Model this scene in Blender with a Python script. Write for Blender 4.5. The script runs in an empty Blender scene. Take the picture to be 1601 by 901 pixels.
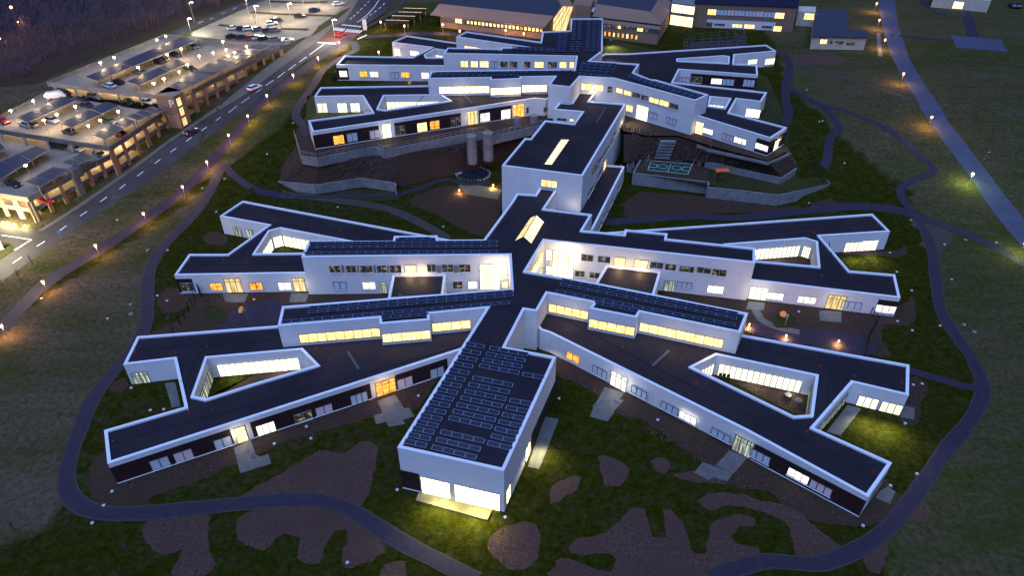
import bpy, bmesh, math, random
from mathutils import Vector, Matrix
from mathutils.geometry import tessellate_polygon
R = math.radians
random.seed(7)
S = bpy.context.scene
COL = S.collection
# ---------------------------------------------------------------- camera, sky, sun, exposure
H, F, PITCH = 90.0, 1130.0, R(37)
cam_d = bpy.data.cameras.new('camera'); cam = bpy.data.objects.new('camera', cam_d); COL.objects.link(cam)
cam.location = (0, 0, H); cam.rotation_euler = (R(90) - PITCH, 0, 0)
cam_d.sensor_width = 36; cam_d.lens = F / 1601 * 36; cam_d.clip_end = 5000; cam_d.clip_start = 1
S.camera = cam
w = bpy.data.worlds.new('World'); S.world = w; w.use_nodes = True
nt = w.node_tree; bg = nt.nodes['Background']
sky = nt.nodes.new('ShaderNodeTexSky'); sky.sky_type = 'NISHITA'; sky.sun_disc = False
sky.sun_elevation = R(-1.5); sky.sun_rotation = R(180); sky.altitude = 100; sky.ozone_density = 4.0; sky.dust_density = 0.4
nt.links.new(sky.outputs[0], bg.inputs[0]); bg.inputs[1].default_value = 0.15
sd = bpy.data.lights.new('sun', 'SUN'); sd.energy = 1.75; sd.angle = R(75); sd.color = (0.35, 0.52, 1.05)
so = bpy.data.objects.new('sun', sd); COL.objects.link(so); so.rotation_euler = (R(24), R(-5), 0)
S.view_settings.view_transform = 'Standard'; S.view_settings.look = 'None'; S.view_settings.gamma = 1
S.view_settings.exposure = 1.2
S.render.engine = 'CYCLES'
try:
    S.cycles.use_light_tree = True; S.cycles.max_bounces = 5; S.cycles.diffuse_bounces = 2; S.cycles.caustics_reflective = False; S.cycles.caustics_refractive = False; S.cycles.sample_clamp_indirect = 3
except Exception: pass

# ---------------------------------------------------------------- terrain and sight lines of the surveyed photo
cp, sp_ = math.cos(PITCH), math.sin(PITCH)
def ray(px, py):
    dx = px - 800.5; dy = 450.5 - py
    return Vector((dx, F*cp + dy*sp_, -F*sp_ + dy*cp))
def U(px, py, z):
    d = ray(px, py); t = (z - H) / d.z
    return Vector((d.x*t, d.y*t, z))
def sst(v):
    v = min(max(v, 0), 1); return v*v*(3 - 2*v)
KN = [(-400, 140, 240), (-85, 140, 240), (-64, 143, 186), (-55, 158, 172), (-51, 168, 174), (-45, 186, 192), (58, 186, 192), (65, 174, 180), (72, 150, 177), (100, 138, 200), (400, 138, 220)]
def g(x, y):
    for k in range(len(KN)-1):
        if x <= KN[k+1][0] or k == len(KN)-2:
            x0, a0, b0 = KN[k]; x1, a1, b1 = KN[k+1]
            t = min(max((x - x0)/(x1 - x0), 0), 1)
            a = a0 + (a1-a0)*t; b = b0 + (b1-b0)*t
            return 9*sst((y - a)/(b - a))
    return 0
def hit(px, py, off=0.0):
    d = ray(px, py); t0 = (14 + off - H)/d.z; t1 = (off - 0.5 - H)/d.z
    n = 60; pt = t0
    for i in range(1, n+1):
        t = t0 + (t1-t0)*i/n
        if H + d.z*t <= g(d.x*t, d.y*t) + off:
            lo, hi = pt, t
            for _ in range(14):
                m = (lo+hi)/2
                if H + d.z*m <= g(d.x*m, d.y*m) + off: hi = m
                else: lo = m
            return Vector((d.x*hi, d.y*hi, g(d.x*hi, d.y*hi)))
        pt = t
    return Vector((d.x*t1, d.y*t1, 0))

# ---------------------------------------------------------------- materials
MAT = {}
def newmat(name):
    m = bpy.data.materials.new(name); m.use_nodes = True; MAT[name] = m
    return m, m.node_tree.nodes, m.node_tree.links, m.node_tree.nodes['Principled BSDF']
def surf(name, c1, c2=None, scale=1.0, rough=0.8, bump=0.0, metal=0.0, spec=0.3, detail=6, c3=None, scale3=0.05, bscale=None):
    m, n, l, b = newmat(name)
    b.inputs['Roughness'].default_value = rough; b.inputs['Metallic'].default_value = metal
    b.inputs['Specular IOR Level'].default_value = spec
    if c2 is None: c2 = tuple(x*0.8 for x in c1)
    tc = n.new('ShaderNodeNewGeometry')
    nz = n.new('ShaderNodeTexNoise'); nz.inputs['Scale'].default_value = scale; nz.inputs['Detail'].default_value = detail; nz.inputs['Roughness'].default_value = 0.65
    l.new(tc.outputs['Position'], nz.inputs['Vector'])
    cr = n.new('ShaderNodeValToRGB'); cr.color_ramp.elements[0].position = .32; cr.color_ramp.elements[1].position = .68
    cr.color_ramp.elements[0].color = (*c2, 1); cr.color_ramp.elements[1].color = (*c1, 1)
    l.new(nz.outputs[0], cr.inputs[0]); out = cr.outputs[0]
    if c3:
        n3 = n.new('ShaderNodeTexNoise'); n3.inputs['Scale'].default_value = scale3; n3.inputs['Detail'].default_value = 8; n3.inputs['Roughness'].default_value = .6
        l.new(tc.outputs['Position'], n3.inputs['Vector'])
        r3 = n.new('ShaderNodeValToRGB'); r3.color_ramp.elements[0].position = .42; r3.color_ramp.elements[1].position = .62
        l.new(n3.outputs[0], r3.inputs[0])
        mx = n.new('ShaderNodeMix'); mx.data_type = 'RGBA'; l.new(r3.outputs[0], mx.inputs[0]); l.new(out, mx.inputs[6]); mx.inputs[7].default_value = (*c3, 1)
        out = mx.outputs[2]
    l.new(out, b.inputs['Base Color'])
    if bump:
        nb = n.new('ShaderNodeTexNoise'); nb.inputs['Scale'].default_value = bscale or scale*3; nb.inputs['Detail'].default_value = 8
        l.new(tc.outputs['Position'], nb.inputs['Vector'])
        bp = n.new('ShaderNodeBump'); bp.inputs['Strength'].default_value = bump; bp.inputs['Distance'].default_value = .15
        l.new(nb.outputs[0], bp.inputs['Height']); l.new(bp.outputs[0], b.inputs['Normal'])
    return m
def glow(name, col, strength, kind='room', second=None):
    """lit glass: the lit room behind, with blinds, shelves or curtains as soft streaks in metres of the pane"""
    m, n, l, b = newmat(name)
    b.inputs['Base Color'].default_value = (0.02, 0.02, 0.02, 1); b.inputs['Roughness'].default_value = .15
    tc = n.new('ShaderNodeTexCoord'); oi = n.new('ShaderNodeObjectInfo')
    mp = n.new('ShaderNodeMapping'); l.new(tc.outputs['Object'], mp.inputs[0])
    cb = n.new('ShaderNodeCombineXYZ'); mu = n.new('ShaderNodeMath'); mu.operation = 'MULTIPLY'; mu.inputs[1].default_value = 57
    l.new(oi.outputs['Random'], mu.inputs[0]); l.new(mu.outputs[0], cb.inputs[0]); l.new(mu.outputs[0], cb.inputs[2]); l.new(cb.outputs[0], mp.inputs['Location'])
    nz = n.new('ShaderNodeTexNoise')
    if kind == 'curtain': mp.inputs['Scale'].default_value = (4.0, 1, .25); nz.inputs['Scale'].default_value = 1.0; nz.inputs['Detail'].default_value = 1
    else: mp.inputs['Scale'].default_value = (.9, 1, 1.3); nz.inputs['Scale'].default_value = 1.2; nz.inputs['Detail'].default_value = 3
    l.new(mp.outputs[0], nz.inputs['Vector'])
    cr = n.new('ShaderNodeValToRGB'); e = cr.color_ramp.elements
    s2 = second or tuple(x*.45 for x in col)
    e[0].position = {'gK': .52, 'gS': .45}.get(name, .36 if kind == 'room' else .3); e[0].color = (*s2, 1); e[1].position = {'gK': .72, 'gS': .65}.get(name, .56); e[1].color = (*col, 1)
    l.new(nz.outputs[0], cr.inputs[0]); l.new(cr.outputs[0], b.inputs['Emission Color'])
    mr = n.new('ShaderNodeMapRange'); mr.inputs[3].default_value = strength*.7; mr.inputs[4].default_value = strength*1.25
    l.new(oi.outputs['Random'], mr.inputs[0]); l.new(mr.outputs[0], b.inputs['Emission Strength'])
    return m
def plain(name, col, rough=.5, em=None, es=0, metal=0, spec=.4):
    m, n, l, b = newmat(name); b.inputs['Base Color'].default_value = (*col, 1); b.inputs['Roughness'].default_value = rough
    b.inputs['Metallic'].default_value = metal; b.inputs['Specular IOR Level'].default_value = spec
    if em: b.inputs['Emission Color'].default_value = (*em, 1); b.inputs['Emission Strength'].default_value = es
    return m
surf('render_white', (.74, .73, .72), (.64, .63, .63), .35, .85, .05, c3=(.66, .65, .65), scale3=.25)
surf('rim_white', (.86, .86, .88), (.76, .76, .79), .8, .35, 0, spec=.5)
def roofmat():
    m = surf('bitumen', (.018, .0135, .021), (.010, .008, .0135), 1.4, .75, .2, c3=(.022, .016, .022), scale3=.12)
    n, l, b = m.node_tree.nodes, m.node_tree.links, m.node_tree.nodes['Principled BSDF']
    tc = n.new('ShaderNodeNewGeometry'); wv = n.new('ShaderNodeTexWave'); wv.inputs['Scale'].default_value = .32; wv.inputs['Distortion'].default_value = .2
    wv.bands_direction = 'X'; l.new(tc.outputs['Position'], wv.inputs['Vector'])
    cr = n.new('ShaderNodeValToRGB'); cr.color_ramp.elements[0].color = (.82, .82, .82, 1); cr.color_ramp.elements[1].position = .03; cr.color_ramp.elements[1].color = (1, 1, 1, 1)
    l.new(wv.outputs[0], cr.inputs[0])
    src = b.inputs['Base Color'].links[0].from_socket
    mx = n.new('ShaderNodeMix'); mx.data_type = 'RGBA'; mx.blend_type = 'MULTIPLY'; mx.inputs[0].default_value = 1
    l.new(src, mx.inputs[6]); l.new(cr.outputs[0], mx.inputs[7]); l.new(mx.outputs[2], b.inputs['Base Color'])
roofmat()
surf('seam', (.012, .012, .016), None, 1, .8)
surf('seam_light', (.10, .095, .10), None, 1, .8)
def clad():
    m = surf('wood_cladding', (.050, .020, .020), (.018, .009, .012), 1.2, .7)
    n, l, b = m.node_tree.nodes, m.node_tree.links, m.node_tree.nodes['Principled BSDF']
    tc = n.new('ShaderNodeNewGeometry'); sx = n.new('ShaderNodeSeparateXYZ'); l.new(tc.outputs['Position'], sx.inputs[0])
    fr = n.new('ShaderNodeMath'); fr.operation = 'FRACT'; mm = n.new('ShaderNodeMath'); mm.operation = 'MULTIPLY'; mm.inputs[1].default_value = 3.6
    l.new(sx.outputs[2], mm.inputs[0]); l.new(mm.outputs[0], fr.inputs[0])
    bp = n.new('ShaderNodeBump'); bp.inputs['Distance'].default_value = .05; bp.inputs['Strength'].default_value = .8
    l.new(fr.outputs[0], bp.inputs['Height']); l.new(bp.outputs[0], b.inputs['Normal'])
clad()
plain('frame_dark', (.06, .065, .08), .5); plain('frame_grey', (.30, .31, .33), .4)
glow('gW', (1.0, .93, .82), 1.0); glow('gY', (1.0, .72, .28), 1.25, second=(.75, .38, .08)); glow('gO', (1.0, .42, .06), .9, second=(.5, .13, .01))
glow('gG', (1.0, .97, .70), .85, 'curtain', (.72, .70, .48)); glow('gC', (.95, .72, .32), .7, 'curtain', (.45, .25, .08))
glow('gS', (.80, .86, .68), .40, 'curtain', (.16, .19, .17)); glow('gGym', (1.0, .93, .45), 4.0, second=(.9, .72, .25)); glow('gHall', (1.0, .80, .42), 1.5, second=(.8, .48, .16))
plain('gD', (.58, .64, .70), .5); plain('gP', (.85, .62, .60), .6)
glow('gK', (.50, .32, .10), .45, 'room', (.010, .010, .010))
surf('grass', (.028, .033, .003), (.008, .012, .001), .8, .95, .6, c3=(.032, .030, .003), scale3=.05)
surf('soil', (.120, .064, .046), (.036, .020, .015), 2.2, 1, 1.0, c3=(.070, .036, .026), scale3=.1)
surf('soil_dark', (.070, .036, .020), (.018, .010, .007), 1.8, 1, 1.0, c3=(.045, .025, .015), scale3=.15)
surf('path', (.034, .026, .044), (.022, .017, .030), .9, .8, .2)
surf('road_pale', (.070, .080, .125), (.050, .056, .09), .4, .6, .1, spec=.5)
surf('path_edge', (.060, .050, .044), (.035, .03, .026), 1.2, .9, .3)
surf('gravel_path', (.062, .052, .044), (.04, .034, .029), 1.5, .95, .4)
surf('asphalt', (.045, .040, .044), (.030, .027, .031), .7, .75, .1, c3=(.055, .049, .05), scale3=.08)
surf('sidewalk', (.15, .125, .105), (.11, .09, .075), .8, .9)
surf('carpark', (.20, .175, .14), (.13, .115, .09), .25, .85, .1, c3=(.22, .20, .16), scale3=.05)
surf('slab', (.135, .13, .12), (.09, .088, .082), .6, .85, .1)
surf('deck_timber', (.17, .15, .09), (.11, .095, .055), 1.0, .8)
surf('concrete', (.25, .245, .24), (.15, .145, .145), .5, .9, .3)
surf('concrete_lt', (.30, .25, .19), (.20, .165, .12), .3, .85, .1, c3=(.23, .19, .14), scale3=.12)
surf('concrete_dk', (.12, .12, .14), (.07, .07, .08), .4, .85)
surf('red_asphalt', (.13, .045, .035), (.10, .036, .028), .8, .85)
plain('paint', (.80, .80, .78), .6); plain('steel', (.45, .45, .46), .35, metal=.7); plain('black_metal', (.015, .015, .018), .5)
plain('pv', (.012, .018, .045), .25, spec=.6); plain('pv_seam', (.30, .33, .40), .4)
surf('pv_canopy', (.055, .058, .080), (.04, .043, .06), 2, .6, spec=.3)
surf('brick', (.30, .19, .125), (.22, .135, .09), 2.5, .9, .3, c3=(.26, .16, .11), scale3=.3)
surf('brick_pale', (.40, .33, .24), (.32, .26, .19), 2.0, .9, .2)
surf('cream_wall', (.55, .50, .40), (.47, .43, .34), .6, .85)
surf('court_green', (.008, .055, .030), (.006, .04, .022), .6, .7)
surf('water', (.015, .022, .035), (.012, .018, .03), .3, .12, spec=.8)
surf('bark', (.060, .048, .045), (.035, .028, .028), 4, 1)
surf('twig', (.17, .095, .10), (.08, .048, .055), .3, 1, c3=(.10, .07, .09), scale3=.03)
surf('shrub', (.05, .055, .025), (.02, .025, .012), 3, 1)
surf('stone', (.26, .25, .24), (.15, .145, .14), 1.2, .9, .4)
plain('cap_white', (.45, .46, .50), .5); plain('red', (.55, .03, .03), .4); plain('orange_red', (.80, .12, .03), .5); plain('orange', (.85, .30, .04), .5)
plain('tyre', (.015, .015, .015), .8); plain('car_glass', (.02, .025, .03), .1, spec=.8); plain('hub', (.4, .4, .42), .35, metal=.8)
plain('blue_sign', (.03, .10, .7), .4)
CARC = {'white': (.75, .75, .75), 'black': (.015, .015, .018), 'silver': (.42, .43, .45), 'grey': (.14, .145, .15), 'red': (.42, .02, .02), 'green': (.07, .10, .06), 'navy': (.02, .03, .08)}
for k, c in CARC.items(): plain('car_'+k, c, .28, spec=.6)
plain('tail', (.5, .01, .01), .4, (1, .03, .01), 2.5); plain('tail_off', (.25, .01, .01), .3); plain('headlamp_off', (.7, .7, .7), .2)
plain('headlamp', (1, 1, 1), .4, (1, .95, .85), 12)
plain('bulb_orange', (1, .8, .6), .4, (1, .36, .10), 5); plain('bulb_warm', (1, .9, .7), .4, (1, .84, .58), 30); plain('bulb_green', (1, 1, .5), .4, (.85, 1, .3), 25)
plain('bulb_cool', (1, 1, 1), .4, (.75, .85, 1), 30)

# ---------------------------------------------------------------- mesh helpers
def mobj(name, verts, faces, mat, parent=None, mats=None, fm=None, smooth=False):
    me = bpy.data.meshes.new(name); me.from_pydata([tuple(v) for v in verts], [], faces)
    if mats:
        for q in mats: me.materials.append(MAT[q])
        me.polygons.foreach_set('material_index', fm)
    else: me.materials.append(MAT[mat])
    if smooth: me.polygons.foreach_set('use_smooth', [True]*len(me.polygons))
    me.update()
    o = bpy.data.objects.new(name, me); COL.objects.link(o)
    if parent:
        o.parent = parent
        o.matrix_parent_inverse = Matrix.Translation(-parent.location) if not parent.rotation_euler.z else parent.matrix_basis.inverted()
    return o
class MB:
    def __init__(s): s.v = []; s.f = []; s.m = []
    def add(s, vs, fs, m=0):
        k = len(s.v); s.v += [Vector(v) for v in vs]; s.f += [tuple(i+k for i in f) for f in fs]; s.m += [m]*len(fs)
    def box(s, c, size, rz=0, m=0, rx=0):
        M = Matrix.Translation(Vector(c)) @ Matrix.Rotation(rz, 4, 'Z') @ Matrix.Rotation(rx, 4, 'X')
        a, b, d = size[0]/2, size[1]/2, size[2]/2
        vs = [M @ Vector((x*a, y*b, z*d)) for z in (-1, 1) for x, y in ((-1, -1), (1, -1), (1, 1), (-1, 1))]
        s.add(vs, [(3, 2, 1, 0), (4, 5, 6, 7), (0, 1, 5, 4), (1, 2, 6, 5), (2, 3, 7, 6), (3, 0, 4, 7)], m)
    def tube(s, a, b, r0, r1=None, n=6, m=0, cap=True):
        a, b = Vector(a), Vector(b); r1 = r0 if r1 is None else r1
        d = (b-a); 
        if d.length < 1e-6: return
        d.normalize(); u = d.orthogonal().normalized(); v = d.cross(u)
        vs = [a + (u*math.cos(i*2*math.pi/n)+v*math.sin(i*2*math.pi/n))*r0 for i in range(n)] + [b + (u*math.cos(i*2*math.pi/n)+v*math.sin(i*2*math.pi/n))*r1 for i in range(n)]
        fs = [(i, (i+1) % n, n+(i+1) % n, n+i) for i in range(n)]
        if cap: fs += [tuple(range(n-1, -1, -1)), tuple(range(n, 2*n))]
        s.add(vs, fs, m)
    def ball(s, c, r, m=0, n=8, k=5, sz=1.0):
        c = Vector(c); vs = [c+Vector((0, 0, -r*sz))]
        for j in range(1, k):
            ph = -math.pi/2+math.pi*j/k
            vs += [c+Vector((r*math.cos(ph)*math.cos(2*math.pi*i/n), r*math.cos(ph)*math.sin(2*math.pi*i/n), r*sz*math.sin(ph))) for i in range(n)]
        vs.append(c+Vector((0, 0, r*sz))); fs = [(0, 1+(i+1) % n, 1+i) for i in range(n)]
        for j in range(k-2):
            fs += [(1+j*n+i, 1+j*n+(i+1) % n, 1+(j+1)*n+(i+1) % n, 1+(j+1)*n+i) for i in range(n)]
        t = len(vs)-1; fs += [(t, 1+(k-2)*n+i, 1+(k-2)*n+(i+1) % n) for i in range(n)]
        s.add(vs, fs, m)
    def prism(s, pts, z0, z1, m=0):
        pts = [Vector((p[0], p[1])) for p in pts]
        if area(pts) < 0: pts = pts[::-1]
        n = len(pts); vs = [(p.x, p.y, z0) for p in pts]+[(p.x, p.y, z1) for p in pts]
        fs = [(i, (i+1) % n, n+(i+1) % n, n+i) for i in range(n)]
        tr = tessellate_polygon([[Vector((p.x, p.y, 0)) for p in pts]])
        for t in tr:
            a = area([pts[i] for i in t]); t = t if a > 0 else t[::-1]
            fs.append(tuple(n+i for i in t)); fs.append(tuple(t[::-1]))
        s.add(vs, fs, m)
    def build(s, name, mats, parent=None, smooth=False):
        mats = [mats] if isinstance(mats, str) else mats
        return mobj(name, s.v, s.f, None, parent, mats, s.m, smooth)
def area(p): return sum(p[i][0]*p[(i+1) % len(p)][1]-p[(i+1) % len(p)][0]*p[i][1] for i in range(len(p)))/2
def inset(pts, d):
    """offset a counter-clockwise loop inwards by d (mitred)"""
    n = len(pts); out = []
    for i in range(n):
        a, b, c = pts[i-1], pts[i], pts[(i+1) % n]
        e1 = (b-a).normalized(); e2 = (c-b).normalized()
        n1 = Vector((-e1.y, e1.x)); n2 = Vector((-e2.y, e2.x))
        m = n1+n2; L = m.length
        if L < .2: out.append(b+n1*d); continue
        m /= L; k = d/max(m.dot(n1), .25); out.append(b+m*k)
    return out
def empty(name, loc, label, cat, group=None):
    o = bpy.data.objects.new(name, None); COL.objects.link(o); o.location = loc; o.empty_display_size = .5
    return tag(o, label, cat, group)
def tag(o, label=None, cat=None, group=None, kind=None):
    if label: o['label'] = label
    if cat: o['category'] = cat
    if group: o['group'] = group
    if kind: o['kind'] = kind
    return o
def part(o, p):
    o.parent = p; return o
def P2(l, z): return [U(x, y, z).xy for x, y in l]

# ---------------------------------------------------------------- draped sheets and ribbons on the terrain
def catmull(P, step=1.6):
    out = []
    for i in range(len(P)-1):
        p0 = P[max(i-1, 0)]; p1 = P[i]; p2 = P[i+1]; p3 = P[min(i+2, len(P)-1)]
        n = max(1, int((p2-p1).length/step))
        for k in range(n):
            t = k/n
            out.append(.5*((2*p1)+(p2-p0)*t+(2*p0-5*p1+4*p2-p3)*t*t+(3*p1-p0-3*p2+p3)*t**3))
    out.append(P[-1]); return out
def ribbon(name, px, width, mat, dz=.03, kind='structure', fixed=None, world=None, nx=2, smooth=True, **kw):
    P = world or [(U(x, y, fixed) if fixed is not None else hit(x, y)).xy for x, y in px]
    C_ = catmull(P) if smooth else P
    V = []; Fc = []
    for i, c in enumerate(C_):
        d = (C_[min(i+1, len(C_)-1)]-C_[max(i-1, 0)]).normalized(); nrm = Vector((-d.y, d.x))
        wd = width*(1+.06*math.sin(i*.7)+.03*math.sin(i*2.3)) if width > 1 else width
        for j in range(nx+1):
            q = c+nrm*wd*(j/nx-.5)
            V.append((q.x, q.y, (fixed if fixed is not None else g(q.x, q.y))+dz))
    for i in range(len(C_)-1):
        for j in range(nx):
            a = i*(nx+1)+j; Fc.append((a+nx+1, a+nx+2, a+1, a))
    o = mobj(name, V, Fc, mat)
    return tag(o, kind=kind, **kw)
def wobble(pts, amp, step):
    out = []; n = len(pts)
    for i in range(n):
        p0, p1, p2, p3 = pts[i-1], pts[i], pts[(i+1) % n], pts[(i+2) % n]
        k = max(1, int((p2-p1).length/step))
        for j in range(k):
            t = j/k; q = .5*((2*p1)+(p2-p0)*t+(2*p0-5*p1+4*p2-p3)*t*t+(3*p1-p0-3*p2+p3)*t**3)
            out.append(q+Vector((random.uniform(-amp, amp), random.uniform(-amp, amp)))*1.8)
    return out
def sheet(name, px, mat, dz=.02, z=None, rough=None, kind='structure', maxlen=3.0, world=None):
    pts = world or [(U(x, y, z) if z is not None else hit(x, y)).xy for x, y in px]
    if rough: pts = wobble(pts, rough, .8)
    if area(pts) < 0: pts = pts[::-1]
    bm = bmesh.new(); vs = [bm.verts.new((p.x, p.y, 0)) for p in pts]
    for t in tessellate_polygon([[Vector((p.x, p.y, 0)) for p in pts]]):
        a = area([pts[i] for i in t])
        if abs(a) < 1e-6: continue
        t = t if a > 0 else t[::-1]
        try: bm.faces.new([vs[i] for i in t])
        except ValueError: pass
    if z is None and max(g(p.x, p.y) for p in pts) > .01:
        for _ in range(9):
            L = [e for e in bm.edges if e.calc_length() > maxlen]
            if not L: break
            bmesh.ops.subdivide_edges(bm, edges=L, cuts=1)
            bmesh.ops.triangulate(bm, faces=bm.faces[:])
    for v in bm.verts: v.co.z = (z if z is not None else g(v.co.x, v.co.y))+dz
    me = bpy.data.meshes.new(name); bm.to_mesh(me); bm.free(); me.materials.append(MAT[mat])
    o = bpy.data.objects.new(name, me); COL.objects.link(o); return tag(o, kind=kind)

# ---------------------------------------------------------------- ground
LOOP = [(0, 513), (67, 448), (149, 391), (217, 350), (282, 302), (345, 262), (325, 305), (290, 350), (255, 385), (237, 415), (230, 450), (229, 500), (200, 550), (170, 590), (145, 620), (128, 660), (110, 710), (103, 755), (100, 790), (60, 830), (0, 850), (-60, 870), (-60, 1000), (700, 1000), (1400, 1000), (1390, 900), (1400, 830), (1420, 790), (1450, 747), (1482, 700), (1510, 672), (1530, 635), (1536, 610), (1535, 590), (1517, 557), (1495, 527), (1472, 487), (1465, 447), (1457, 390), (1447, 365), (1432, 337), (1425, 300), (1300, 200), (1229, 130), (1215, 78), (1180, 20), (560, 20), (550, 66), (507, 107), (465, 170), (440, 200), (360, 255)]
LW = [hit(x, y).xy for x, y in LOOP]
LV = [hit(x, y).xy for x, y in ((-40,470),(0,442),(100,372),(175,321),(250,272),(300,232),(350,196),(400,162),(482,92),(530,67),(510,85),(457,120),(400,165),(345,225),(282,290),(217,338),(150,380),(70,430),(0,495),(-40,530))]
def inside(p, poly):
    c = False; n = len(poly); j = n-1
    for i in range(n):
        if (poly[i].y > p.y) != (poly[j].y > p.y) and p.x < (poly[j].x-poly[i].x)*(p.y-poly[i].y)/(poly[j].y-poly[i].y)+poly[i].x: c = not c
        j = i
    return c
def ground():
    xs = [-2500, -1200, -700, -450, -350, -300]+[-260+2*i for i in range(261)]+[300, 350, 450, 700, 1200, 2500]
    ys = [-1500, -500, -150, -50, 0, 20]+[30+2*i for i in range(181)]+[410, 440, 500, 600, 900, 1500, 3500]
    nx = len(xs); V = []; A = []
    for y in ys:
        for x in xs:
            V.append((x, y, g(x, y) if y > 100 else 0))
            q = Vector((x, y)); A.append(1.0 if inside(q, LW) else .2 if inside(q, LV) else 0.0)
    Fc = [(j*nx+i, j*nx+i+1, (j+1)*nx+i+1, (j+1)*nx+i) for j in range(len(ys)-1) for i in range(nx-1)]
    m, n, l, b = newmat('ground')
    b.inputs['Roughness'].default_value = 1; b.inputs['Specular IOR Level'].default_value = 0
    at = n.new('ShaderNodeAttribute'); at.attribute_name = 'lawn'; pos = n.new('ShaderNodeNewGeometry')
    def noise(sc, det, vec=None, rg=.65):
        q = n.new('ShaderNodeTexNoise'); q.inputs['Scale'].default_value = sc; q.inputs['Detail'].default_value = det; q.inputs['Roughness'].default_value = rg
        l.new(vec or pos.outputs['Position'], q.inputs['Vector']); return q.outputs[0]
    def ramp(src, p0, c0, p1, c1):
        r = n.new('ShaderNodeValToRGB'); e = r.color_ramp.elements; e[0].position = p0; e[0].color = (*c0, 1); e[1].position = p1; e[1].color = (*c1, 1); l.new(src, r.inputs[0]); return r.outputs[0]
    def mix(f, a, c):
        x = n.new('ShaderNodeMix'); x.data_type = 'RGBA'; l.new(f, x.inputs[0]); l.new(a, x.inputs[6]); l.new(c, x.inputs[7]); return x.outputs[2]
    fine = noise(1.1, 9, rg=.75)
    lawn = ramp(fine, .3, (.0055, .0075, .0008), .72, (.036, .040, .0015))
    mead_g = ramp(fine, .3, (.020, .025, .006), .72, (.070, .076, .018))
    mead_b = ramp(fine, .3, (.040, .030, .020), .72, (.165, .118, .080))
    mp = n.new('ShaderNodeMapping'); mp.inputs['Rotation'].default_value = (0, 0, R(-62)); mp.inputs['Scale'].default_value = (.25, 1, 1); l.new(pos.outputs['Position'], mp.inputs[0])
    big = ramp(noise(.035, 7, mp.outputs[0]), .42, (0, 0, 0), .6, (1, 1, 1))
    st = ramp(noise(.35, 4, mp.outputs[0]), .4, (0, 0, 0), .75, (.55, .55, .55))
    sx = n.new('ShaderNodeSeparateXYZ'); l.new(pos.outputs['Position'], sx.inputs[0]); mrx = n.new('ShaderNodeMapRange'); mrx.inputs[1].default_value = -90; mrx.inputs[2].default_value = 60; mrx.inputs[3].default_value = 1; mrx.inputs[4].default_value = .35; l.new(sx.outputs[0], mrx.inputs[0]); mb = n.new('ShaderNodeMath'); mb.operation = 'MULTIPLY'; l.new(big, mb.inputs[0]); l.new(mrx.outputs[0], mb.inputs[1]); big = mb.outputs[0]
    mead = mix(big, mead_g, mead_b); mead = mix(st, mead, mead_b)
    mf = n.new('ShaderNodeMath'); mf.operation = 'ADD'; mf.use_clamp = True
    nl = ramp(noise(.5, 4), .35, (0, 0, 0), .65, (.3, .3, .3)); sm = n.new('ShaderNodeMath'); sm.operation = 'SUBTRACT'; sm.use_clamp = True
    l.new(at.outputs['Fac'], sm.inputs[0]); l.new(nl, sm.inputs[1])
    l.new(mix(sm.outputs[0], mead, lawn), b.inputs['Base Color'])
    bp = n.new('ShaderNodeBump'); bp.inputs['Strength'].default_value = .9; bp.inputs['Distance'].default_value = .25; l.new(noise(2.5, 8), bp.inputs['Height']); l.new(bp.outputs[0], b.inputs['Normal'])
    o = mobj('ground', V, Fc, 'ground', smooth=True)
    a = o.data.attributes.new('lawn', 'FLOAT', 'POINT'); a.data.foreach_set('value', A)
    tag(o, kind='structure')
ground()

# ---------------------------------------------------------------- building kit
RIMW = .50
def volume(parent, px, z, base, holes=(), tagw='wall', rim=True, wallm='render_white', world=None, roofm='bitumen'):
    out = world or P2(px, z)
    if area(out) < 0: out = out[::-1]
    hs = []
    for h in holes:
        q = P2(h, z)
        if area(q) < 0: q = q[::-1]
        hs.append(q)
    W = MB(); T = MB(); D = MB()
    zr = z-.32
    def wallloop(lp, flip):
        n = len(lp)
        for i in range(n):
            a, b = lp[i], lp[(i+1) % n]
            q = [(a.x, a.y, base), (b.x, b.y, base), (b.x, b.y, z-.06), (a.x, a.y, z-.06)]
            W.add(q if not flip else q[::-1], [(0, 1, 2, 3)])
    wallloop(inset(out, .02), False)
    inn = inset(out, RIMW)
    hin = [inset(q, RIMW) for q in hs]
    for q in hin: wallloop(inset(q, -.02), True)
    def ring(lo, li, flip):
        n = len(lo)
        for i in range(n):
            j = (i+1) % n; a, b, c, d = lo[i], lo[j], li[j], li[i]
            if flip: a, b, c, d = d, c, b, a
            T.add([(a.x, a.y, z), (b.x, b.y, z), (c.x, c.y, z), (d.x, d.y, z)], [(0, 1, 2, 3)] if not flip else [(0, 1, 2, 3)])
            for p, q_ in (((lo[i], lo[j]), False), ((li[i], li[j]), True)):
                low = zr if (q_ != flip) else z-.14
                v = [(p[0].x, p[0].y, low), (p[1].x, p[1].y, low), (p[1].x, p[1].y, z), (p[0].x, p[0].y, z)]
                T.add(v if not q_ else v[::-1], [(0, 1, 2, 3)])
    ring(out, inn, False)
    for q, qi in zip(hs, hin): ring(q, qi, False) if False else ring2(T, q, qi, z, zr)
    loops = [[Vector((p.x, p.y, 0)) for p in inn]]+[[Vector((p.x, p.y, 0)) for p in q] for q in hs]
    flat = [v for lp in loops for v in lp]
    for t in tessellate_polygon(loops):
        a = area([flat[i] for i in t]); t = t if a > 0 else t[::-1]
        D.add([(flat[i].x, flat[i].y, zr) for i in t], [(0, 1, 2)])
    wo = W.build('wall', wallm, parent); T.build('parapet', 'rim_white', parent); ro = D.build('roof', roofm, parent)
    return wo, ro
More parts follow.
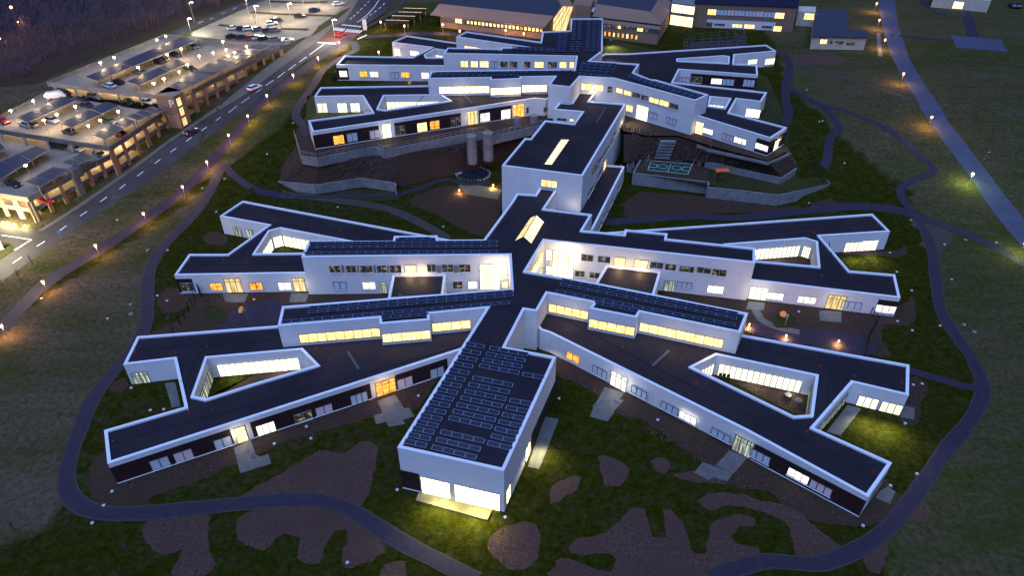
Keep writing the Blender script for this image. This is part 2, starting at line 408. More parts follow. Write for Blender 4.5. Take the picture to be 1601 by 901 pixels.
def ring2(T, lo, li, z, zr):
    n = len(lo)
    for i in range(n):
        j = (i+1) % n; a, b, c, d = lo[i], lo[j], li[j], li[i]
        T.add([(a.x, a.y, z), (b.x, b.y, z), (c.x, c.y, z), (d.x, d.y, z)], [(0, 1, 2, 3)])
        T.add([(a.x, a.y, zr), (b.x, b.y, zr), (b.x, b.y, z), (a.x, a.y, z)], [(0, 1, 2, 3)])
        T.add([(d.x, d.y, z), (c.x, c.y, z), (c.x, c.y, z-.14), (d.x, d.y, z-.14)], [(0, 1, 2, 3)])
class Facade:
    """a vertical wall plane between two roof-edge points"""
    def __init__(s, parent, a, b, z, base, off=0):
        s.parent = parent; s.base = base; s.ztop = z
        s.a = U(*a, z).xy; s.b = U(*b, z).xy
        s.d = (s.b-s.a).normalized(); s.L = (s.b-s.a).length; s.n = Vector((s.d.y, -s.d.x))
        if off: s.a += s.n*off; s.b += s.n*off
        s.rz = math.atan2(s.d.y, s.d.x)
    def sz(s, px, py):
        r = ray(px, py); t = (s.a.dot(s.n))/(r.xy.dot(s.n))
        p = r*t; return (p.xy-s.a).dot(s.d), H+p.z
    def win(s, x0, y0, x1, y1, kind='W', n=None, name='window', z0=None, z1=None, fr=None, sill=True):
        s0, t1 = s.sz(x0, y0); s1, t0 = s.sz(x1, y1)
        if s1 < s0: s0, s1 = s1, s0
        if t1 < t0: t0, t1 = t1, t0
        if z0 is not None: t0 = s.base+z0
        if z1 is not None: t1 = s.base+z1
        s.raw(s0, t0, s1, t1, kind, n, name, fr, sill)
    def raw(s, s0, t0, s1, t1, kind, n=None, name='window', fr=None, sill=True):
        if name == 'door' : t0 = s.base+.06
        wd, h = s1-s0, max(t1-t0, .4)
        if n is None: n = max(1, round(wd/1.15))
        fr = fr or ('frame_grey' if kind in 'K' else 'frame_dark')
        M = MB(); f = .07
        def bar(xa, za, xb, zb): M.box(((xa+xb)/2, -.04, (za+zb)/2), (xb-xa, .09, zb-za))
        bar(0, 0, wd, f); bar(0, h-f, wd, h); bar(0, f, f, h-f); bar(wd-f, f, wd, h-f)
        for i in range(1, n): bar(wd*i/n-.055, f, wd*i/n+.055, h-f)
        if h > 2.4 and kind not in ('G', 'Gym'): bar(f, h*.76-.03, wd-f, h*.76+.03)
        if sill and name == 'window' and h < 2.2: M.box((wd/2, -.10, -.05), (wd+.1, .2, .06), m=1)
        o = M.build(name, [fr, 'rim_white'])
        p = s.a+s.d*s0
        o.parent = s.parent
        base = Vector((p.x, p.y, t0)); o.location = base-s.parent.location; o.rotation_euler.z = s.rz
        g_ = MB(); g_.add([(f, -.02, f), (wd-f, -.02, f), (wd-f, -.02, h-f), (f, -.02, h-f)], [(0, 1, 2, 3)])
        q = g_.build('pane', 'g'+kind); q.parent = o
        return o
    def clad(s, x0, x1, z0=.25, z1=None, mat='wood_cladding', name='cladding', py=None):
        z1 = z1 if z1 is not None else s.ztop-s.base-.95
        yy = py
        def sx(x):
            r = None
            lo, hi = -5, s.L+5
            for _ in range(40):
                m = (lo+hi)/2; p = s.a+s.d*m; v = Vector((p.x, p.y, s.base+2-H))
                dep = v.y*cp - v.z*sp_; pxx = 800.5+F*v.x/dep
                if pxx < x: lo = m
                else: hi = m
            return lo
        s0, s1 = max(0, sx(x0)), min(s.L, sx(x1))
        M = MB(); c = s.a+s.d*((s0+s1)/2)-s.n*0.0
        M.box((c.x, c.y, s.base+(z0+z1)/2), (s1-s0, .03, z1-z0), s.rz)
        M.build(name, mat, s.parent)
        if name == 'cladding':
            M = MB(); M.box((c.x, c.y, s.base+.14), (s1-s0, .14, .12), s.rz); M.build('plinth', 'rim_white', s.parent)
def winlist(F_, txt, **kw):
    for ln in txt.strip().split(';'):
        q = ln.split()
        if not q: continue
        k = q[0]; c = [float(v) for v in q[1:5]]
        nm = 'window'
        if k[0] == '*': nm = 'door'; k = k[1:]
        F_.win(*c, kind=k, name=nm, **kw)
def line3(name, a, b, z, wd, mat, parent, hgt=.04):
    A, B = U(*a, z), U(*b, z); c = (A+B)/2; d = (B-A)
    M = MB(); M.box((c.x, c.y, z+hgt/2), (d.length, wd, hgt), math.atan2(d.y, d.x)); return M.build(name, mat, parent)
def pvrow(parent, a, b, z, n=None, depth=.80, tilt=12, md=None):
    """a tilted row of solar modules between two roof points"""
    A, B = U(*a, z+.35), U(*b, z+.35); d = (B-A).xy; L = d.length; rz = math.atan2(d.y, d.x)
    n = n or max(1, round(L/1.75)); M = MB()
    c0 = (A+B)/2
    M.box((c0.x, c0.y, z+.32), (L, depth, .05), rz, 0, R(tilt))
    Mx = Matrix.Rotation(rz, 3, 'Z') @ Matrix.Rotation(R(tilt), 3, 'X'); up = Mx @ Vector((0, 0, .031)); ex = Mx @ Vector((1, 0, 0)); ey = Mx @ Vector((0, 1, 0))
    c = Vector((c0.x, c0.y, z+.32))+up
    def seam(p, sx, sy):
        M.add([p-ex*sx-ey*sy, p+ex*sx-ey*sy, p+ex*sx+ey*sy, p-ex*sx+ey*sy], [(0, 1, 2, 3)], 1)
    for i in range(n+1): seam(c+ex*(-L/2+L*i/n)*(1 if 0 < i < n else .995), .03, depth/2)
    seam(c-ey*(depth/2-.02), L/2, .02); seam(c+ey*(depth/2-.02), L/2, .018)
    e = Mx @ Vector((0, depth/2-.04, -.03))
    for i in range(n+1):
        p = c+ex*(-L/2+L*i/n*.99+.03)+e; M.box((p.x, p.y, (p.z+z)/2), (.05, .05, max(p.z-z, .1)), rz, 2)
    return M.build('solar_panel', ['pv', 'pv_seam', 'steel'], parent)
def lamp_light(name, parent, loc, power, col, r=.25, spot=None):
    ld = bpy.data.lights.new(name, 'SPOT' if spot else 'POINT'); ld.energy = power; ld.color = col; ld.shadow_soft_size = r
    if spot: ld.spot_size = R(spot); ld.spot_blend = .6
    o = bpy.data.objects.new(name, ld); COL.objects.link(o); o.parent = parent; o.location = loc; return o

# ---------------------------------------------------------------- roads, paths, beds
sheet('main_road', [(-40,470),(0,442),(100,372),(175,321),(250,272),(300,232),(350,196),(400,162),(482,92),(530,67),(570,40),(600,20),(618,0),(640,-20),(570,-20),(560,0),(540,32),(520,42),(495,65),(400,140),(332,180),(265,225),(160,302),(67,361),(0,352),(-40,347)], 'asphalt', .03)
sheet('verge', [(-20,384),(0,379.5),(14,380.5),(21,385),(22,391),(12.6,398),(0,407),(-20,420)], 'grass', .13)
sheet('sidewalk', [(59,361),(72,353),(160,294),(255,225),(330,173),(392,126),(470,66),(505,38),(545,0),(560,0),(540,32),(520,42),(495,65),(400,138),(332,178),(264,224),(159,301),(67,361)], 'sidewalk', .05)
sheet('cycle_lane', [(566,46),(585,38),(620,18),(636,0),(628,0),(612,17),(580,36)], 'asphalt', .045)
sheet('road_table', [(496,66),(521,45),(530,48),(563,49),(560,55),(525,70),(520,66)], 'red_asphalt', .04)
for a in (((2.5,368),(48.5,375)),((0,442),(0,442))):
    if a[0] != a[1]: ribbon('road_marking', a, .25, 'paint', .06, smooth=False, nx=1)
DASH = [(80,748,135,710),(230,643,282,610),(375,543,415,514),(500,453,545,423),(628,363,668,333),(748,283,785,253),(858,203,897,174),(967,125,1003,97),(1067,52,1103,27)]
DASH = [(a/4, 225+b/4, c/4, 225+d/4) for a, b, c, d in DASH]+[(a/4, b/4, c/4, d/4) for a, b, c, d in ((1165,885,1198,860),(1260,818,1293,795),(1350,755,1380,733),(1428,705,1480,665),(1510,645,1560,608))]+[(400+a/4, b/4, 400+c/4, d/4) for a, b, c, d in ((0,580,35,555),(62,535,110,502),(135,487,182,450),(205,437,250,402),(272,388,317,355),(335,343,425,277),(590,120,600,110),(610,103,620,93),(632,83,643,72),(655,60,665,50),(677,38,688,27),(700,15,708,6),(680,120,700,103),(712,96,728,84),(740,76,755,64),(768,55,782,42),(795,30,806,18),(632,140,660,122),(660,122,700,88),(700,88,740,45),(740,45,770,0))]
for a, b, c, d in DASH: ribbon('road_marking', ((a, b), (c, d)), .30 if a > 400 else .24, 'paint', .065, smooth=False, nx=1)
for i in range(7):
    t = i/6; p = (48-24*t, 376+15*t); ribbon('road_marking', ((p[0]-1, p[1]+.7), (p[0]+1, p[1]-.7)), .5, 'paint', .065, smooth=False, nx=1)
for i in range(9):
    t = i/8; p = (497+26*t, 66.3+2*t); ribbon('road_marking', ((p[0], p[1]+.8), (p[0]+2, p[1]-.8)), .55, 'paint', .07, smooth=False, nx=1)
    p = (535+27*t, 38.5+3*t); ribbon('road_marking', ((p[0], p[1]+.8), (p[0]+2, p[1]-.8)), .55, 'paint', .07, smooth=False, nx=1)
for i in range(6):
    p = (540+4.2*i, 47.5+.4*i); ribbon('road_marking', ((p[0], p[1]+2.2), (p[0]+5, p[1]-2.2)), .5, 'paint', .075, smooth=False, nx=1)
for i in range(5):
    p = (521+3.4*i, 45+.4*i); ribbon('road_marking', ((p[0], p[1]+2.2), (p[0]+5, p[1]-2.0)), .5, 'paint', .075, smooth=False, nx=1)
for i in range(4):
    p = (559+3.4*i, 60-1.5*i); ribbon('road_marking', ((p[0], p[1]+1.6), (p[0]+4, p[1]-1.0)), .5, 'paint', .075, smooth=False, nx=1)
sheet('car_park', [(300,50),(345,30),(385,12),(412,-4),(562,-4),(545,20),(524,36),(505,50),(470,60),(448,70),(424,71),(300,56)], 'carpark', .04)
sheet('verge', [(487,57),(520,36),(548,12),(536,16),(515,30),(498,41)], 'grass', .15)
for l in (((342,39),(400,44),(482,46)), ((392,19),(440,22),(530,25)), ((420,2),(470,4),(512,3))): ribbon('planting_bed', l, 2.0, 'soil_dark', .16)
ribbon('side_road', [(262,60),(282,49),(300,40),(325,31),(360,16),(400,1),(430,-12)], 5.2, 'asphalt', .05)
ribbon('road_marking', [(310,36),(318,33)], .25, 'paint', .07, smooth=False, nx=1)
for a in ((328,30,334,27.5),(346,21.5,352,19),(364,14,370,11.5),(382,7.5,388,5)): ribbon('road_marking', ((a[0],a[1]),(a[2],a[3])), .3, 'paint', .075, smooth=False, nx=1)
ribbon('footpath', [(-30,530),(5,511),(70,445),(150,395),(217,350),(282,302),(322,262),(357,222),(390,180),(415,155),(457,122),(495,93),(527,70),(551,58)], 3.4, 'path', .055)
ribbon('footpath', [(345,262),(325,305),(290,350),(255,385),(237,415),(230,450),(229,500),(215,535),(185,572),(155,610),(137,640),(122,680),(107,725),(104,760),(118,785),(150,801),(200,804),(260,800),(330,793),(400,786),(455,782),(500,784),(545,797),(590,825),(640,855),(690,880),(745,910)], 2.1, 'path', .05)
ribbon('path_edge', [(345,262),(325,305),(290,350),(255,385),(237,415),(230,450),(229,500),(215,535),(185,572),(155,610),(137,640),(122,680),(107,725),(104,760),(118,785),(150,801),(200,804),(260,800),(330,793),(400,786),(455,782),(500,784),(545,797),(590,825),(640,855),(690,880),(745,910)], 2.7, 'path_edge', .04)
ribbon('footpath', [(350,258),(370,278),(400,297),(440,306),(500,308),(560,306),(620,303),(655,295),(682,284),(705,281),(730,288),(765,285)], 1.7, 'path', .045)
ribbon('gravel_path', [(440,304),(480,307),(530,314),(600,325),(650,345),(700,373)], 2.6, 'gravel_path', .04)
ribbon('footpath', [(552,64),(556,78),(535,90),(505,110),(489,135),(468,165),(463,182),(474,196),(481,212)], 2.4, 'path', .05)
ribbon('footpath', [(560,57),(600,56),(650,52),(700,53),(760,53),(840,56)], 3.6, 'path', .045)
RP = [(1112,905),(1150,890),(1200,878),(1240,881),(1285,882),(1340,860),(1385,830),(1420,790),(1450,747),(1482,700),(1510,668),(1530,635),(1537,610),(1532,588),(1517,557),(1495,527),(1472,487),(1465,450),(1462,425),(1457,390),(1445,360),(1430,335)]
ribbon('footpath', RP, 2.0, 'path', .05); ribbon('path_edge', RP, 2.5, 'path_edge', .04)
ribbon('footpath', [(1536,608),(1510,605),(1480,597),(1450,588),(1420,579)], 1.7, 'path', .055)
ribbon('footpath', [(1640,428),(1601,412),(1525,372),(1450,344),(1407,330),(1362,324),(1312,324),(1250,331),(1200,337),(1140,341),(1080,338),(1030,342),(985,345),(945,348)], 2.8, 'path', .06)
ribbon('footpath', [(1425,330),(1415,317),(1407,300),(1417,287),(1452,272),(1462,265),(1425,232),(1390,203),(1340,180),(1282,163),(1250,147),(1232,134)], 2.0, 'path', .045)
ribbon('footpath', [(1212,78),(1230,90),(1235,107),(1229,130),(1229,160),(1233,175),(1229,195)], 2.4, 'path', .05)
ribbon('footpath', [(1250,147),(1282,165),(1302,182),(1310,200),(1297,218),(1294,245),(1288,262)], 2.2, 'path', .055)
ribbon('gravel_path', [(1240,97),(1300,115),(1350,130),(1425,156)], 1.8, 'gravel_path', .04)
ribbon('gravel_path', [(1430,345),(1470,365),(1452,390)], 5, 'gravel_path', .035)
sheet('side_road', [(1368,-20),(1372,0),(1380,45),(1390,80),(1412,125),(1442,175),(1475,222),(1517,277),(1557,337),(1601,388),(1660,450),(1660,400),(1601,342),(1550,277),(1510,225),(1482,190),(1450,140),(1422,92),(1405,42),(1399,0),(1395,-20)], 'road_pale', .05)
sheet('paved_pad', [(1487,55),(1565,62),(1577,81),(1495,74)], 'road_pale', .05)
ribbon('footpath', [(1405,56),(1450,60),(1492,64)], 2.0, 'path', .055)
ribbon('footpath', [(1505,10),(1514,30),(1522,57)], 3.6, 'path', .06)
ribbon('footpath', [(1440,-3),(1450,12),(1475,22),(1503,27)], 2.0, 'path', .055)
sheet('paved_pad', [(1370,52),(1376,52),(1380,88),(1373,88)], 'slab', .055)
# planting beds of bare soil in the lawn
BED = [
[(235,812),(300,806),(326,806),(326,845),(332,870),(338,882),(320,901),(272,905),(275,880),(283,860),(255,870),(228,850),(225,832)],
[(372,800),(368,785),(400,762),(450,735),(498,706),(540,707),(570,689),(588,695),(590,712),(583,750),(566,792),(545,790),(510,776),(455,773),(400,778)],
[(372,812),(370,835),(378,850),(400,859),(415,860),(430,845),(445,836),(470,842),(468,858),(465,874),(480,884),(500,880),(508,862),(517,840),(524,832),(543,830),(545,842),(533,868),(538,889),(550,890),(590,872),(603,853),(560,820),(520,800),(460,792),(400,797)],
[(590,910),(605,885),(620,877),(633,880),(632,910)],
[(762,848),(775,832),(800,820),(830,818),(842,830),(845,855),(838,880),(810,893),(795,890),(770,870)],
[(862,788),(865,760),(895,745),(908,748),(905,760),(885,778)],
[(935,715),(955,717),(985,733),(975,755),(960,762),(945,761),(940,735)],
[(1017,722),(1027,716),(1045,720),(1050,728),(1038,740),(1025,735)],
[(1050,744),(1075,737),(1100,741),(1137,755),(1110,757),(1075,751)],
[(1093,785),(1105,772),(1150,772),(1190,783),(1240,797),(1270,820),(1300,845),(1317,858),(1290,874),(1246,872),(1240,845),(1228,818),(1200,804),(1150,791),(1105,798)],
[(888,858),(910,842),(940,836),(968,815),(983,797),(995,793),(1008,798),(1015,822),(1020,838),(1040,840),(1038,820),(1037,798),(1050,799),(1068,820),(1080,848),(1085,868),(1100,869),(1107,842),(1112,820),(1130,810),(1160,805),(1182,813),(1182,822),(1158,824),(1143,838),(1150,850),(1165,855),(1183,855),(1190,865),(1150,882),(1120,910),(872,910),(868,888),(878,872),(930,890),(958,893),(957,866),(905,868)],
[(1352,870),(1362,855),(1380,850),(1388,852),(1387,875),(1375,897),(1355,890)],
[(1420,790),(1440,783),(1456,797),(1445,815),(1425,815)]]
for i, b in enumerate(BED): sheet('planting_bed', b, 'soil', .02, z=0, rough=.12)
sheet('planting_bed', [(165,705),(148,718),(137,748),(142,775),(158,797),(220,797),(238,776),(300,758),(350,733),(400,713),(455,688),(540,665),(600,648),(650,640),(680,600),(690,560),(560,560),(360,640),(250,690),(180,720)], 'soil_dark', .015, z=0, rough=.12)
sheet('planting_bed', [(868,560),(875,590),(900,598),(938,620),(965,648),(1000,655),(1040,682),(1060,700),(1090,715),(1120,748),(1160,765),(1200,768),(1230,795),(1270,815),(1345,824),(1385,815),(1418,782),(1398,768),(1375,745),(1300,740),(1100,640),(900,545)], 'soil_dark', .015, z=0, rough=.12)
sheet('planting_bed', [(1422,592),(1440,593),(1449,612),(1440,640),(1437,660),(1420,665),(1405,650)], 'soil_dark', .02, z=0, rough=.1)
sheet('planting_bed', [(176,600),(192,592),(200,603),(193,613),(172,613)], 'soil_dark', .02, z=0, rough=.1)
sheet('planting_bed', [(245,470),(262,452),(285,452),(480,452),(620,455),(600,500),(420,500),(260,535),(232,525),(270,505),(300,480),(262,490)], 'soil_dark', .02, z=0, rough=.12)
sheet('planting_bed', [(1040,450),(1100,455),(1250,470),(1400,478),(1425,462),(1432,490),(1420,510),(1386,508),(1378,530),(1392,558),(1330,548),(1160,510),(1060,480)], 'soil_dark', .02, z=0, rough=.12)
sheet('playground_surface', [(340,520),(350,500),(385,478),(440,470),(450,500),(430,520)], 'path', .03, z=0, rough=.08)
sheet('playground_surface', [(1168,520),(1185,505),(1230,512),(1280,515),(1330,520),(1370,540),(1360,556),(1300,548)], 'path', .03, z=0, rough=.08)
ribbon('gravel_path', [(1180,480),(1190,500),(1215,512),(1250,520)], 1.6, 'slab', .04)
for p in ([(318,482),(330,478),(350,484),(352,505),(332,502)], [(1208,497),(1222,492),(1242,496),(1240,512),(1212,512)], [(318,470),(322,465),(330,466),(328,474)]): sheet('lawn', p, 'grass', .045, z=0, rough=.08)
sheet('planting_bed', [(1180,392),(1376,393),(1400,392),(1418,383),(1418,398),(1400,403),(1378,400)], 'soil_dark', .02, z=0)
sheet('planting_bed', [(318,370),(335,362),(352,368),(356,380),(340,384),(322,380)], 'soil_dark', .02, z=0, rough=.05)
# gardens beside the link
sheet('planting_bed', [(640,315),(665,300),(700,290),(730,296),(775,300),(785,318),(760,370),(700,345),(680,335)], 'soil_dark', .02, z=0, rough=.12)
sheet('lawn', [(520,302),(560,296),(640,302),(650,296),(620,312),(560,316)], 'grass', .025)
sheet('paved_terrace', [(716,290),(728,286),(785,296),(778,312),(730,304)], 'deck_timber', .04, z=0)
sheet('planting_bed', [(970,320),(1000,300),(1080,305),(1220,325),(1300,310),(1320,325),(1200,332),(1050,334),(1000,342)], 'soil_dark', .03)
sheet('playground_surface', [(977,321),(1118,335),(1100,343),(1010,345),(975,338)], 'soil_dark', .05)
sheet('planting_bed', [(1225,85),(1300,82),(1322,93),(1315,103),(1270,100),(1240,98)], 'soil', .02)
# slabs at the doors
SN = [0]
def slab(px, z=0, h=.07, mat='slab', name='paving_slab', lab=None):
    SN[0] += 1; h += .012*(SN[0] % 5)
    M = MB(); M.prism([U(x, y, z).xy for x, y in px], z-.3, z+h); o = M.build(name, mat); return tag(o, lab, 'paving', 'paved slabs at the doors') if lab else tag(o, kind='structure')
slab([(655,773),(770,799),(762,816),(650,785)], 0, .35, 'deck_timber', 'terrace_deck', 'long pale deck under the bright glazing at the front of the gym')
slab([(824.8,731.5),(843,734.8),(873.7,656.5),(852,652)], lab='narrow paved strip along the side wall of the gym')
slab([(1325,634),(1346.7,640),(1313.4,682),(1292,676)], lab='pale paving in the lawn corner of the lower right wing')
slab([(1410,634),(1429.6,639),(1429,657),(1408,653)], lab='small square paving beside the end of the lower right wing')
slab([(258,600),(274,598),(282.5,636),(268.7,638)], lab='paving in the lawn corner of the lower left wing')
slab([(1375,769),(1388,762),(1400,770),(1391,789),(1368,779)], lab='square paving at the corner door of the lower right wing')
for px, lab in (([(366,702),(392,688),(400,712),(408,716),(398,728),(372,728)], 'paving at the lit door of the lower left wing, nearer the wall'), ([(372,727),(420,711),(424,726),(376,741)], 'paving in the lawn before the lit door of the lower left wing'),
    ([(590,628),(618,618),(632,640),(600,652)], 'paving at the orange lit door beside the gym'), ([(584,650),(612,644),(640,638),(648,652),(630,657),(634,664),(608,668),(604,660),(588,664)], 'outer paving step before the orange lit door beside the gym'),
    ([(945,606),(976,615),(969,625),(975,627),(958,646),(926,637),(936,624)], 'paving at the white lit door of the lower right wing'), ([(928,638),(960,646),(950,660),(922,652)], 'outer paving before the white lit door of the lower right wing'),
    ([(1140,705),(1168,717),(1158,729),(1146,742),(1118,728),(1130,717)], 'paving at the glass door in the lower right wing'), ([(1098,724),(1122,732),(1145,742),(1137,754),(1115,747),(1108,752),(1085,740)], 'outer paving before the glass door in the lower right wing'),
    ([(348,460),(388,460),(382,474),(352,472)], 'paving under the curtained door of the middle left wing'), ([(456,459),(484,459),(478,473),(452,473)], 'paving under the second lit door of the middle left wing'),
    ([(1170,472),(1196,474),(1194,486),(1166,484)], 'paving under the lit door of the middle right wing'), ([(1280,486),(1316,488),(1315,505),(1282,502)], 'paving under the curtained door of the middle right wing')): slab(px, lab=lab)
for px in ([(345,616),(400,585),(478,572),(470,585),(330,618)], [(1085,575),(1130,590),(1255,618),(1262,650),(1242,648),(1150,600)], [(1085,408),(1200,404),(1278,398),(1280,414),(1180,407)]): sheet('planting_bed', px, 'soil_dark', .03, z=0)
# ---------------------------------------------------------------- terraces of the rear building
ZT = 9.0
sheet('terrace', [(460,209),(470.8,241),(496.7,245.5),(585,227),(600.7,233),(731,207),(755,203),(770,211),(850,193),(905,150),(853,120),(640,120),(500,150)], 'soil_dark', .02, z=ZT)
sheet('terrace_lawn', [(975,205),(1010,212),(1060,212),(1104,226),(1201.7,252),(1232,236),(1236,205),(1200,120),(950,60),(930,140)], 'grass', .02, z=ZT)
sheet('terrace', [(975,205),(1010,212),(1060,212),(1104,226),(1201.7,252),(1228,238),(1205,232),(1080,180),(960,170)], 'soil_dark', .04, z=ZT)
sheet('lawn', [(478,195),(584,172),(600,150),(480,150)], 'grass', .05, z=ZT)
def bank(name, lo, hi, mat):
    V = [U(*p) for p in lo]+[U(*p) for p in hi]; n = len(lo); Fc = []; W = []
    m = 10
    for i in range(n):
        for j in range(m+1):
            W.append(V[i].lerp(V[n+i], j/m))
    W2 = []; k = 6; rows_ = []
    for i in range(n-1):
        for q in range(k):
            rows_.append([V[i].lerp(V[i+1], q/k).lerp(V[n+i].lerp(V[n+i+1], q/k), j/m) for j in range(m+1)])
    rows_.append([V[n-1].lerp(V[2*n-1], j/m) for j in range(m+1)])
    for r in rows_:
        for j, v in enumerate(r): W2.append(v+Vector((0, 0, random.uniform(-.12, .12) if 0 < j < m else 0)))
    for i in range(len(rows_)-1):
        for j in range(m): a = i*(m+1)+j; Fc.append((a, a+m+1, a+m+2, a+1))
    return tag(mobj(name, W2, Fc, mat), kind='structure')
bank('planted_bank', [(420,238,5.0),(435.8,284,2.3),(493.3,290,2.3),(565,279,2.3),(608,285.5,2.2),(628,293,.05),(665,282,.05),(700,275,.05),(750,262,.05),(800,250,.05)], [(462,214,8.6),(471,250,7.0),(497.5,255.5,7.0),(585,242.5,7.0),(602.8,244,7.0),(630,240,7.0),(665,234,7.0),(731,223,7.0),(756,219,7.0),(850,200,7.0)], 'soil_dark')
bank('planted_bank', [(975,255,3.3),(1001,249,3.3),(1060,250,3.3),(1103,253,4.9),(1160,262,4.9),(1222,278,4.9),(1245,262,4.9)], [(975,209,8.9),(1010,214,8.9),(1060,214,8.9),(1104,228,8.9),(1150,240,8.9),(1201.7,253,8.9),(1236,236,8.9)], 'soil_dark')
sheet('terrace_lawn', [(990.4,270),(1108,290),(1218.6,303),(1297,286),(1284,271),(1245,262),(1222,270),(1103,246),(1001.6,249.7)], 'grass', .02, z=3.2)
sheet('terrace', [(985,268),(1108,283),(1105,262),(1050,245),(1001.6,246)], 'soil_dark', .05, z=3.2)
def rwall(px, z1, z0, label, th=.35, joint=2.4, rail=None, mat='concrete', closed=False):
    """retaining wall as one row of cast panels along a polyline given on its top edge"""
    P = [U(x, y, z1).xy for x, y in px]; root = empty('retaining_wall', (P[0].x, P[0].y, z0), label, 'retaining wall', 'concrete retaining walls')
    M = MB(); J = MB(); G_ = MB()
    for a, b in zip(P, P[1:]):
        d = b-a; L = d.length; rz = math.atan2(d.y, d.x); n = max(1, round(L/joint)); u = d/L
        for i in range(n):
            c = a+u*(L*(i+.5)/n); hh = z1+random.uniform(-.04, .04); off = random.uniform(-.03, .03); c = c+Vector((u.y, -u.x))*off
            M.box((c.x, c.y, (hh+z0)/2), (L/n-.03, th, hh-z0), rz)
        if rail:
            m = max(1, round(L/1.6))
            for i in range(m+1): c = a+u*(L*i/m); G_.tube((c.x, c.y, z1), (c.x, c.y, z1+rail), .05, n=4)
            for hgt in (rail, rail*.5): G_.tube((a.x, a.y, z1+hgt), (b.x, b.y, z1+hgt), .05, n=4)
    M.build('wall_panels', mat, root)
    if rail: G_.build('railing', 'steel', root)
rwall([(460.3,209),(470.8,242.5),(496.7,246.7),(585,228),(600.7,234),(731,208),(755.7,204.8),(770,212),(848,194)], 9.0, 6.6, 'upper concrete retaining wall with railing below the dark clad wing', rail=1.1)
rwall([(427.5,249),(435.8,283.3),(493.3,289),(565,278),(618,286),(618.6,292)], 2.5, -.3, 'lower free ended concrete retaining wall on the left garden bank')
rwall([(1001.6,249.7),(990.4,270),(1108.4,284.6),(1107,290)], 3.3, -.4, 'concrete retaining wall under the green sports court', mat='concrete')
rwall([(1107,292),(1218.6,304.5),(1297.3,286),(1283.8,272)], 3.0, -.4, 'long kinked concrete retaining wall below the red sail at the right')
rwall([(1102.8,251.5),(1222,278),(1245,263)], 5.0, 3.1, 'low concrete wall stepping up behind the terrace lawn')
rwall([(1090,226),(1104,232),(1201.7,254),(1236,239)], 8.9, 8.2, 'low kerb wall under the rear right wing', th=.3)

# ================================================================ front hospital building (ground 0, wings 4.7, upper roofs 9.3)
Z1, Z2 = 4.7, 9.3
FB = empty('hospital_building', (0, 100, 0), 'white foreground hospital building with four spread wings and a projecting block covered in solar panels', 'building')
up_px = [(621,700),(788,737),(870,558),(790,542.5),(820,484),(840,487),(856,458.5),(928,473),(921,482.5),(996,497),(1001,488),(1158,520.5),(1170,489.5),(1020,459.6),(933.6,442.5),(822.5,423.6),(851.3,375.7),(1181,411),(1181,387.5),(1042.5,373),(1044,365),(977,358.5),(975,366),(911,360),(926,335),(851.5,326),(872,295.5),(844.5,292),(837,304),(808,302),(800,315),(756,374.5),(685,375),(684,368),(616,369),(614,376.5),(482.5,377),(471,402),(796,398.5),(799,451.5),(441,479),(434,510),(592.5,497),(593.2,507),(672.5,500.5),(671.5,490.5),(760,482)]
volume(FB, up_px, Z2, 0)
volume(FB, [(214.5,526),(192.5,570.7),(272,561.5),(288.5,636.5),(162.5,673),(168,726),(715,549),(752,537),(780,500),(780,485),(435,509)], Z1, 0, [[(320.5,557.5),(297.5,621.7),(321,627),(400,601.7),(500.7,572),(473,544)]])
volume(FB, [(1100,512),(1422,570.7),(1421,619),(1334,598.5),(1273,669),(1395,724),(1357.5,778),(1167,674),(860,521),(844.5,516),(836,505),(848,468)], Z1, 0, [[(1076,574),(1119,552),(1280.5,586),(1272,652),(1241,654)]])
volume(FB, [(379.5,313.7),(343,338),(419,352),(356,397),(295.7,397),(272,430.5),(482,427),(760,420),(770,400),(760,386),(710,376)], Z1, 0, [[(394,398),(419,360),(438,355),(552,376.5),(484,397)]])
volume(FB, [(1364,334),(1392,362),(1282,369),(1328,423),(1399.5,429),(1408,466),(1165,437),(870,400),(880,385),(945,363.5)], Z1, 0, [[(1258.7,371),(1279,377),(1283,418.5),(1174,408.5),(1130,381)]])
# low link roofs in the two notches
volume(FB, [(613.7,428.7),(697.5,428),(693,462),(606,468)], Z1, 0); volume(FB, [(947.5,414),(1034,424),(1018,478),(915,470)], Z1, 0)
volume(FB, [(949,257.5),(977,260),(927,359),(905,375),(850,345),(865,310),(900,270)], Z1, 0)   # low annex beside the link
# ---- facades
f = Facade(FB, (168,726), (715,549), Z1, 0)
f.clad(150, 363); f.clad(394, 580); f.clad(619, 700)
winlist(f, 'D 232 722.4 268 727;P 269.3 710.7 304 714.6;D 332.4 690 364.7 695;*Y 365 671 391 694;W 399 667.5 432.5 673.7;K 459 650 489 654;P 492 639 521 642.5;D 547 620 576 626;*O 586 600 620.5 616;P 620 595 646 601;D 672 579 695 586')
f = Facade(FB, (860,521), (1357.5,778), Z1, 0)
f.clad(1177, 1400)
winlist(f, 'O 886 549 905 570;D 927.5 570.5 948 594;*W 956 579 978 615;D 988 602 1010 625.5;D 1034.5 626 1059 651;W 1063 641 1087.5 666;D 1114 668 1140.5 694;*S 1150 679 1173 715.5;D 1174.4 700 1202 728;W 1233.7 730 1262 759;P 1268.5 748.8 1298 778')
f = Facade(FB, (1357.5,778), (1395,724), Z1, 0); f.raw(3.2, .1, 7.5, 2.9, 'S', 4)
f = Facade(FB, (1334,598.5), (1421,619), Z1, 0); winlist(f, 'G 1343.7 618 1367.7 644;G 1379.7 627 1405 653')
f = Facade(FB, (1273,669), (1334,598.5), Z1, 0); f.raw(1.0, .1, f.L-.8, 2.9, 'S', 9)
f = Facade(FB, (192.5,570.7), (272,561.5), Z1, 0); f.win(204.5, 584, 237, 600, 'S')
